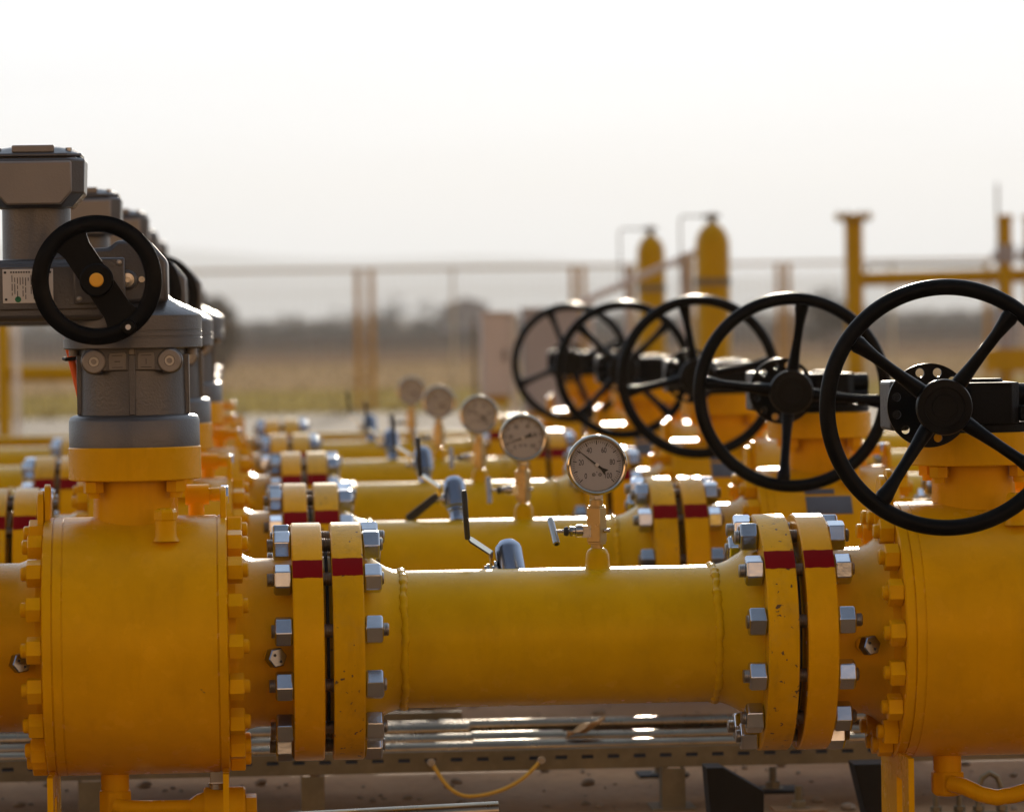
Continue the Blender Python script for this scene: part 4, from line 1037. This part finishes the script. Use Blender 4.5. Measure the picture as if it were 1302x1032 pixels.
b = MB(); b.tube([(1.55, 14.36, 0.95), (2.0, 14.36, 1.14), (2.44, 14.36, 1.325)], 0.018, 14); b.tube([(1.55, 14.36, 0.0), (1.55, 14.36, 0.955)], 0.018, 14); b.tube([(2.44, 14.36, 0.0), (2.44, 14.36, 1.33)], 0.018, 14)
b.tube([(1.78, 14.36, 0.80), (1.78, 14.36, 1.045)], 0.012, 12)
tag(b.build('stair_rail', 'cabinet', None, 40, org=(1.55, 14.36, 0)), 'pale slanting handrail rising between the two gas cylinders', 'handrail')

# pipe stand on the right
t = thing('pipe_stand', (3.715, 18.36, 0), 'yellow T topped stand pipe with a side branch, in front of the sky at right', 'pipe stand')
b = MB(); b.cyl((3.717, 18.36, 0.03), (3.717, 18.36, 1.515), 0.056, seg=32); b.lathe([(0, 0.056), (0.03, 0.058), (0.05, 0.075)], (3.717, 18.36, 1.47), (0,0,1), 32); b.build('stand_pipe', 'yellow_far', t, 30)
b = MB(); b.lathe([(0, 0.116), (0.026, 0.116)], (3.717, 18.36, 1.522), (0,0,1), 40); b.build('top_flange', 'yellow_far', t, 30)
b = MB()
for k in range(8): b.cyl((3.717+0.096*math.cos(k*PI/4+0.3), 18.36+0.096*math.sin(k*PI/4+0.3), 1.505), (3.717+0.096*math.cos(k*PI/4+0.3), 18.36+0.096*math.sin(k*PI/4+0.3), 1.565), 0.010, seg=10)
b.build('flange_bolts', 'galv', t, 30)
b = MB(); b.cyl((3.76, 18.36, 1.157), (5.6, 18.36, 1.175), 0.044, seg=28); b.build('branch_pipe', 'yellow_far', t, 30)
b = MB(); b.tube([(3.80, 18.40, 1.238), (4.55, 18.40, 1.236)], 0.008, 10); b.tube([(3.8, 18.40, 1.16), (3.8, 18.40, 1.238)], 0.008, 10); b.build('impulse_line', 'galv', t, 30)
b = MB(); b.bb(3.60, 3.84, 18.24, 18.48, 0.0, 0.03); b.build('base', 'yellow_far', t, 0)
for (x, y, zt, r, lab) in ((4.612, 18.20, 1.53, 0.040, 'yellow upright pipe near the right edge, left of the two'), (4.775, 18.22, 1.53, 0.042, 'yellow upright pipe cut by the right edge')):
    t = thing('upright_pipe', (x, y, 0), lab, 'pipe')
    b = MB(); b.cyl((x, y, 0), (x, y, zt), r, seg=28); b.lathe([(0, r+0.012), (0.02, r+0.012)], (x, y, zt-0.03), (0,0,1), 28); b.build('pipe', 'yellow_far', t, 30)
    b = MB(); b.lathe([(0, r+0.018), (0.11, r+0.018)], (x, y, 1.24), (0,0,1), 24); b.hexa((x-r-0.03, y-0.02, 1.285), (0,-1,0), 0.03, 0.025); b.build('clamp', 'cabinet_dark', t, 30)
b = MB(); b.cyl((4.640, 18.6, 0), (4.640, 18.6, 1.70), 0.008, seg=12); b.lathe([(0, 0.012), (0.02, 0.006), (0.05, 0.001)], (4.640, 18.6, 1.695), (0,0,1), 12)
tag(b.build('lightning_rod', 'galv', None, 30, org=(4.64, 18.6, 0)), 'thin grey rod rising highest near the right edge', 'rod')
t = thing('junction_box', (4.45, 17.36, 0), 'yellow box on a post behind the largest handwheel at right', 'box')
b = MB(); b.bb(4.33, 4.60, 17.36, 17.50, 0.60, 0.735); b.build('box', 'yellow_far', t, 0, bevel=0.006)
b = MB(); b.cyl((4.46, 17.43, 0), (4.46, 17.43, 0.6), 0.03, seg=16); b.build('post', 'yellow_far', t, 30)
b = MB(); b.cyl((4.455, 17.40, 0.735), (4.455, 17.40, 0.97), 0.05, seg=24); b.build('riser', 'cabinet_dark', t, 30)

t = thing('instrument_box', (4.74, 18.0, 0), 'pale grey box on a post at the right edge, behind the largest handwheel', 'box')
b = MB(); b.bb(4.665, 4.82, 18.0, 18.12, 0.74, 0.99); b.build('box', 'cabinet', t, 0, bevel=0.006)
b = MB(); b.bb(4.675, 4.81, 17.992, 17.9995, 0.75, 0.98); b.build('door', 'cabinet', t, 0, bevel=0.002)
b = MB(); b.cyl((4.74, 18.06, 0), (4.74, 18.06, 0.74), 0.025, seg=16); b.build('post', 'yellow_far', t, 30)
# cabinets
def cabinet(x0, x1, y, z0, z1, mat, side, label):
    t = thing('equipment_cabinet', ((x0+x1)/2, y, 0), label, 'cabinet')
    b = MB(); b.bb(x0, x1, y, y+0.16, z0, z1); b.build('body', mat, t, 0, bevel=0.006)
    b = MB(); b.bb(x0+0.010, x1-0.010, y-0.008, y-0.0005, z0+0.012, z1-0.012); d = b.build('door', mat, t, 0, bevel=0.003)
    b = MB(); b.bb(x1-0.030, x1-0.022, y-0.018, y-0.0085, (z0+z1)/2-0.03, (z0+z1)/2+0.03); b.build('handle', 'black', d, 0)
    b = MB(); b.bb(x0-0.006, x1+0.006, y-0.012, y+0.168, z1+0.0005, z1+0.012); b.build('roof', side, t, 0)
    b = MB(); b.bb(x0+0.01, x1-0.01, y+0.03, y+0.13, z0-0.035, z0-0.0005)
    for px in (x0+0.02, x1-0.04): b.bb(px, px+0.02, y+0.05, y+0.07, 0, z0-0.036)
    b.build('stand', 'yellow_far', t, 0)
cabinet(1.166, 1.300, 13.36, 0.58, 0.975, 'cabinet', 'cabinet', 'pinkish beige cabinet left of the smallest handwheel')
b = MB(); b.bb(1.306, 1.340, 13.40, 13.45, 0.0, 0.985); tag(b.build('white_post', 'white_paint', None, 0, org=(1.32, 13.4, 0), bevel=0.003), 'white square post between the beige and the grey cabinet', 'post')
cabinet(1.366, 1.640, 13.36, 0.50, 0.990, 'cabinet_dark', 'cabinet_dark', 'wide grey purple cabinet behind the smallest handwheel')
b = MB(); b.bb(1.125, 1.140, 13.40, 13.42, 0.0, 0.95); tag(b.build('conduit_post', 'galv', None, 0, org=(1.13, 13.4, 0)), 'thin grey conduit standing left of the beige cabinet', 'post')

# yellow header pipes at the back and at far left
t = thing('header_pipe', (0.5, 9.4, 0), 'yellow brown header pipe crossing behind the farthest row', 'pipe')
b = MB(); b.cyl((-2.5, 9.4, 0.515), (3.2, 9.4, 0.475), 0.030, seg=28); b.build('pipe', 'yellow_far', t, 30)
for x in (-1.8, 0.0, 1.4, 2.9):
    b = MB(); b.bb(x-0.02, x+0.02, 9.37, 9.43, 0, 0.48); b.build('support', 'yellow_far', t, 0)
t = thing('pipe_portal', (-1.33, 17.4, 0), 'blurred yellow post with a crossbar at the far left edge', 'pipe stand')
b = MB(); b.cyl((-1.345, 17.36, 0), (-1.345, 17.36, 1.08), 0.040, seg=24); b.build('post', 'yellow_far', t, 30)
b = MB(); b.cyl((-1.31, 17.36, 0.685), (-0.70, 17.36, 0.675), 0.048, seg=24); b.build('crossbar', 'yellow_far', t, 30)
b = MB(); b.cyl((-0.70, 17.36, 0), (-0.70, 17.36, 0.73), 0.045, seg=24); b.build('post', 'yellow_far', t, 30)
b = MB(); b.cyl((-1.262, 17.2, 0), (-1.262, 17.2, 1.05), 0.019, seg=16); b.lathe([(0, 0.03), (0.02, 0.03)], (-1.262, 17.2, 1.05), (0,0,1), 16)
tag(b.build('white_pole', 'white_paint', None, 30, org=(-1.262, 17.2, 0)), 'slim white pole beside the blurred yellow post at far left', 'pole')

# ------------------------------------------------------------------ trees, bushes and a far building
def leaf_cloud(b, cx, cy, cz, rx, ry, rz, n, s, rr):
    blobs = [(rr.gauss(0, 0.45), rr.gauss(0, 0.45), rr.uniform(-0.7, 0.8), rr.uniform(0.25, 0.55)) for _ in range(14)]
    for _ in range(n):
        bx, by, bz, br = rr.choice(blobs)
        q = Vector((rr.gauss(0, 1), rr.gauss(0, 1), rr.gauss(0, 1))).normalized()*br*rr.random()**0.4
        p = Vector((cx + (bx+q.x)*rx, cy + (by+q.y)*ry, cz + (bz+q.z)*rz))
        a = Vector((rr.gauss(0,1), rr.gauss(0,1), rr.gauss(0,1))).normalized(); c = a.orthogonal().normalized()
        o0 = len(b.v); b.v += [tuple(p - a*s), tuple(p + c*s*0.6), tuple(p + a*s), tuple(p - c*s*0.6)]; b.f.append((o0, o0+1, o0+2, o0+3))
def tree(name, x, y, z0, h, w, mat, label, cat, group=None, n=1200, seed=0):
    rr = random.Random(seed + int(x*10))
    t = thing(name, (x, y, z0), label, cat, group)
    b = MB(); th = h*0.45
    b.tube([(x, y, z0-0.05), (x+0.02*h, y, z0+th*0.5), (x, y, z0+th), (x+0.03*h, y, z0+h*0.75)], [h*0.035, h*0.028, h*0.02, h*0.008], 8)
    for k in range(6):
        a = rr.uniform(0, 6.28); b.tube([(x, y, z0+th*(0.5+0.08*k)), (x+math.cos(a)*w*0.3, y+math.sin(a)*w*0.3, z0+h*(0.5+0.06*k))], [h*0.012, h*0.004], 6)
    b.build('trunk', 'bark', t, 40)
    b = MB(); leaf_cloud(b, x, y, z0+h*0.55, w*0.5, w*0.5, h*0.45, n, h*0.035, rr); b.build('crown', mat, t, 0)
tree('tree', -0.30, 78, -0.35, 1.75, 1.55, 'foliage2', 'dark rounded tree just right of the grey actuators', 'tree', n=3500, seed=1)
tree('bush', 14.6, 96, 0, 1.65, 1.8, 'foliage', 'dark bush seen through the largest handwheel', 'bush', n=1200, seed=2)
rr = random.Random(21)
# a far hedge line that reads as one mass
b = MB()
for i in range(110):
    x = -14 + 60*i/110 + rr.uniform(-0.4, 0.4); y = 205 + rr.uniform(-15, 20)
    leaf_cloud(b, x, y, 0.22, 0.8, 2, 0.28 + rr.random()*0.45*(1 if rr.random() < 0.35 else 0.3), 60, 0.10, rr)
for i in range(150):
    x = -40 + 150*i/150 + rr.uniform(-0.6, 0.6); y = 380 + rr.uniform(-20, 30)
    leaf_cloud(b, x, y, 0.5, 1.4, 3, 0.6 + rr.random()*0.9*(1 if rr.random() < 0.3 else 0.3), 90, 0.24, rr)
h = b.build('hedge_line', 'foliage2', None, 0); h['kind'] = 'stuff'; h['label'] = 'far line of trees and hedges at the end of the field'
for i, (x, y, hh, w, lab) in enumerate(((12.5, 330, 3.0, 4.0, 'far hazy tree left of the paired fence posts'), (16.0, 330, 2.6, 5.0, 'far hazy tree behind the second fence span, low and wide'), (9.2, 330, 2.2, 3.4, 'far hazy tree, small, nearest to the left actuators'))):
    tree('tree', x, y, 0, hh, w, 'foliage2', lab, 'tree', n=500, seed=30+i)
t = thing('far_building', (19.0, 330, 0), 'low grey blue building on the horizon left of the beige cabinet', 'building')
b = MB(); b.bb(16.6, 20.2, 330, 334, 0, 2.1); b.build('wall', 'far_wall', t, 0)
b = MB(); b.prism([(16.4, 2.1), (20.4, 2.1), (18.4, 2.75)], (0, 329.8, 0.003), (1,0,0), (0,0,1), (0,1,0), 4.4); b.build('roof', 'far_roof', t, 0)
for x in (17.1, 18.2, 19.3):
    b = MB(); b.bb(x, x+0.5, 329.95, 330.05, 0.9, 1.6); b.build('window', 'far_glass', t, 0)

# ------------------------------------------------------------------ sun, sky, haze
VEIL = (0.05, 0.965, 9.6); SKYS = 0.07; FILL_BAND = (1.0, 0.55, 0.25, 18.5, 0.44); HAZE = 0.00035
SUN_EL, SUN_AZ = R_(12), R_(6.0)       # azimuth measured from +Y towards +X
sd = Vector((math.sin(SUN_AZ)*math.cos(SUN_EL), math.cos(SUN_AZ)*math.cos(SUN_EL), math.sin(SUN_EL)))
lt = bpy.data.lights.new('sun', 'SUN'); lt.energy = 5.0; lt.angle = R_(0.5); lt.color = (1.0, 0.87, 0.70)
lo = bpy.data.objects.new('sun', lt); COL.objects.link(lo); lo.rotation_euler = (-sd).to_track_quat('-Z', 'Y').to_euler(); lo.location = (0, 0, 30)
w = bpy.data.worlds.new('World'); scene.world = w; w.use_nodes = True
nt = w.node_tree; bg = nt.nodes['Background']
sky = nt.nodes.new('ShaderNodeTexSky'); sky.sky_type = 'NISHITA'; sky.sun_disc = False
sky.sun_elevation = SUN_EL; sky.sun_rotation = SUN_AZ; sky.air_density = 1.0; sky.dust_density = 3.0; sky.ozone_density = 1.0; sky.altitude = 200
# thin bright cloud veil, densest towards the sun
L = nt.links
geo = nt.nodes.new('ShaderNodeTexCoord')
dot = N(nt, 'ShaderNodeVectorMath', operation='DOT_PRODUCT'); dot.inputs[1].default_value = tuple(sd); L.new(geo.outputs['Generated'], dot.inputs[0])
ns = N(nt, 'ShaderNodeTexNoise', Scale=3.0, Detail=7.0, Roughness=0.55)
mp = N(nt, 'ShaderNodeMapping'); mp.inputs['Scale'].default_value = (1.6, 1.6, 14.0); L.new(geo.outputs['Generated'], mp.inputs[0]); L.new(mp.outputs[0], ns.inputs['Vector'])
fr = N(nt, 'ShaderNodeMapRange'); fr.inputs[1].default_value = -0.2; fr.inputs[2].default_value = 0.75; fr.inputs[3].default_value = VEIL[0]; fr.inputs[4].default_value = VEIL[1]
L.new(dot.outputs['Value'], fr.inputs[0])
nz = N(nt, 'ShaderNodeMapRange'); nz.inputs[1].default_value = 0.3; nz.inputs[2].default_value = 0.7; nz.inputs[3].default_value = VEIL[2]*0.90; nz.inputs[4].default_value = VEIL[2]*1.08
L.new(ns.outputs['Fac'], nz.inputs[0])
vc = N(nt, 'ShaderNodeVectorMath', operation='SCALE'); vc.inputs[0].default_value = (0.955, 1.14, 1.38); gz = N(nt, 'ShaderNodeMapRange'); gz.inputs[1].default_value = 0.0; gz.inputs[2].default_value = 0.07; gz.inputs[3].default_value = 0.90; gz.inputs[4].default_value = 0.91
sz = N(nt, 'ShaderNodeSeparateXYZ'); L.new(geo.outputs['Generated'], sz.inputs[0]); L.new(sz.outputs[2], gz.inputs[0])
gm = N(nt, 'ShaderNodeMath', operation='MULTIPLY'); L.new(nz.outputs[0], gm.inputs[0]); L.new(gz.outputs[0], gm.inputs[1]); L.new(gm.outputs[0], vc.inputs['Scale'])
mx = N(nt, 'ShaderNodeMix', data_type='RGBA'); L.new(fr.outputs[0], mx.inputs[0]); L.new(sky.outputs[0], mx.inputs[6]); L.new(vc.outputs[0], mx.inputs[7])
# warm glow added low opposite the sun to fill the shaded fronts
sep = N(nt, 'ShaderNodeSeparateXYZ'); L.new(geo.outputs['Generated'], sep.inputs[0])
el = N(nt, 'ShaderNodeMapRange', interpolation_type='SMOOTHSTEP'); el.inputs[1].default_value = 0.02; el.inputs[2].default_value = FILL_BAND[4]; el.inputs[3].default_value = 1.0; el.inputs[4].default_value = 0.0
L.new(sep.outputs[2], el.inputs[0])
an = N(nt, 'ShaderNodeMapRange', interpolation_type='SMOOTHSTEP'); an.inputs[1].default_value = 0.45; an.inputs[2].default_value = -0.35; L.new(dot.outputs['Value'], an.inputs[0])
bf = N(nt, 'ShaderNodeMath', operation='MULTIPLY'); L.new(el.outputs[0], bf.inputs[0]); L.new(an.outputs[0], bf.inputs[1])
mb = N(nt, 'ShaderNodeMix', data_type='RGBA'); bn = N(nt, 'ShaderNodeTexNoise', Scale=2.3, Detail=3.0, Roughness=0.5); L.new(geo.outputs['Generated'], bn.inputs['Vector'])
br = N(nt, 'ShaderNodeMapRange'); br.inputs[1].default_value = 0.36; br.inputs[2].default_value = 0.64; br.inputs[3].default_value = 0.25*FILL_BAND[3]; br.inputs[4].default_value = 1.75*FILL_BAND[3]
L.new(bn.outputs['Fac'], br.inputs[0])
bc = N(nt, 'ShaderNodeVectorMath', operation='SCALE'); bc.inputs[0].default_value = FILL_BAND[:3]; L.new(br.outputs[0], bc.inputs['Scale']); L.new(bc.outputs[0], mb.inputs[7])
L.new(bf.outputs[0], mb.inputs[0]); L.new(mx.outputs[2], mb.inputs[6])
L.new(mb.outputs[2], bg.inputs[0]); bg.inputs[1].default_value = SKYS

# haze between the yard and the horizon
if HAZE > 0:
    b = MB(); b.bb(-5950, 5950, -250, 6950, -1.5, 230); hz_ = b.build('haze', 'glass', None, 0); hz_['kind'] = 'stuff'; hz_['label'] = 'pale dusty haze over the field'
    hm = bpy.data.materials.new('haze'); hm.use_nodes = True; hn = hm.node_tree; hn.nodes.clear()
    ho = hn.nodes.new('ShaderNodeOutputMaterial'); hv = hn.nodes.new('ShaderNodeVolumePrincipled')
    hv.inputs['Density'].default_value = HAZE; hv.inputs['Color'].default_value = (0.93, 0.97, 1.0, 1); hv.inputs['Anisotropy'].default_value = 0.15
    hn.links.new(hv.outputs[0], ho.inputs['Volume']); hz_.data.materials.clear(); hz_.data.materials.append(hm)

# ------------------------------------------------------------------ camera
cd = bpy.data.cameras.new('camera'); cam = bpy.data.objects.new('camera', cd); COL.objects.link(cam); scene.camera = cam
cd.sensor_fit = 'HORIZONTAL'; cd.sensor_width = 36.0; cd.lens = 36.0*5300/1302; cd.clip_start = 0.1; cd.clip_end = 20000
th, ph, ro = R_(3.7376), R_(1.1939), R_(-0.9)
f = Vector((math.sin(th)*math.cos(ph), math.cos(th)*math.cos(ph), -math.sin(ph)))
r = Vector((math.cos(th), -math.sin(th), 0)); u = r.cross(f)
r2 = r*math.cos(ro) + u*math.sin(ro); u2 = -r*math.sin(ro) + u*math.cos(ro)
mw = Matrix((r2, u2, -f)).transposed().to_4x4(); mw.translation = Vector((0, -6.64, 0.95)); cam.matrix_world = mw
cd.dof.use_dof = True; cd.dof.focus_distance = 6.55; cd.dof.aperture_fstop = cd.lens/1000/0.026

# ------------------------------------------------------------------ render settings
scene.view_settings.view_transform = 'Standard'; scene.view_settings.look = 'None'
scene.view_settings.exposure = 0.6; scene.view_settings.gamma = 1.0
scene.render.engine = 'CYCLES'
scene.cycles.use_denoising = True
scene.cycles.max_bounces = 8
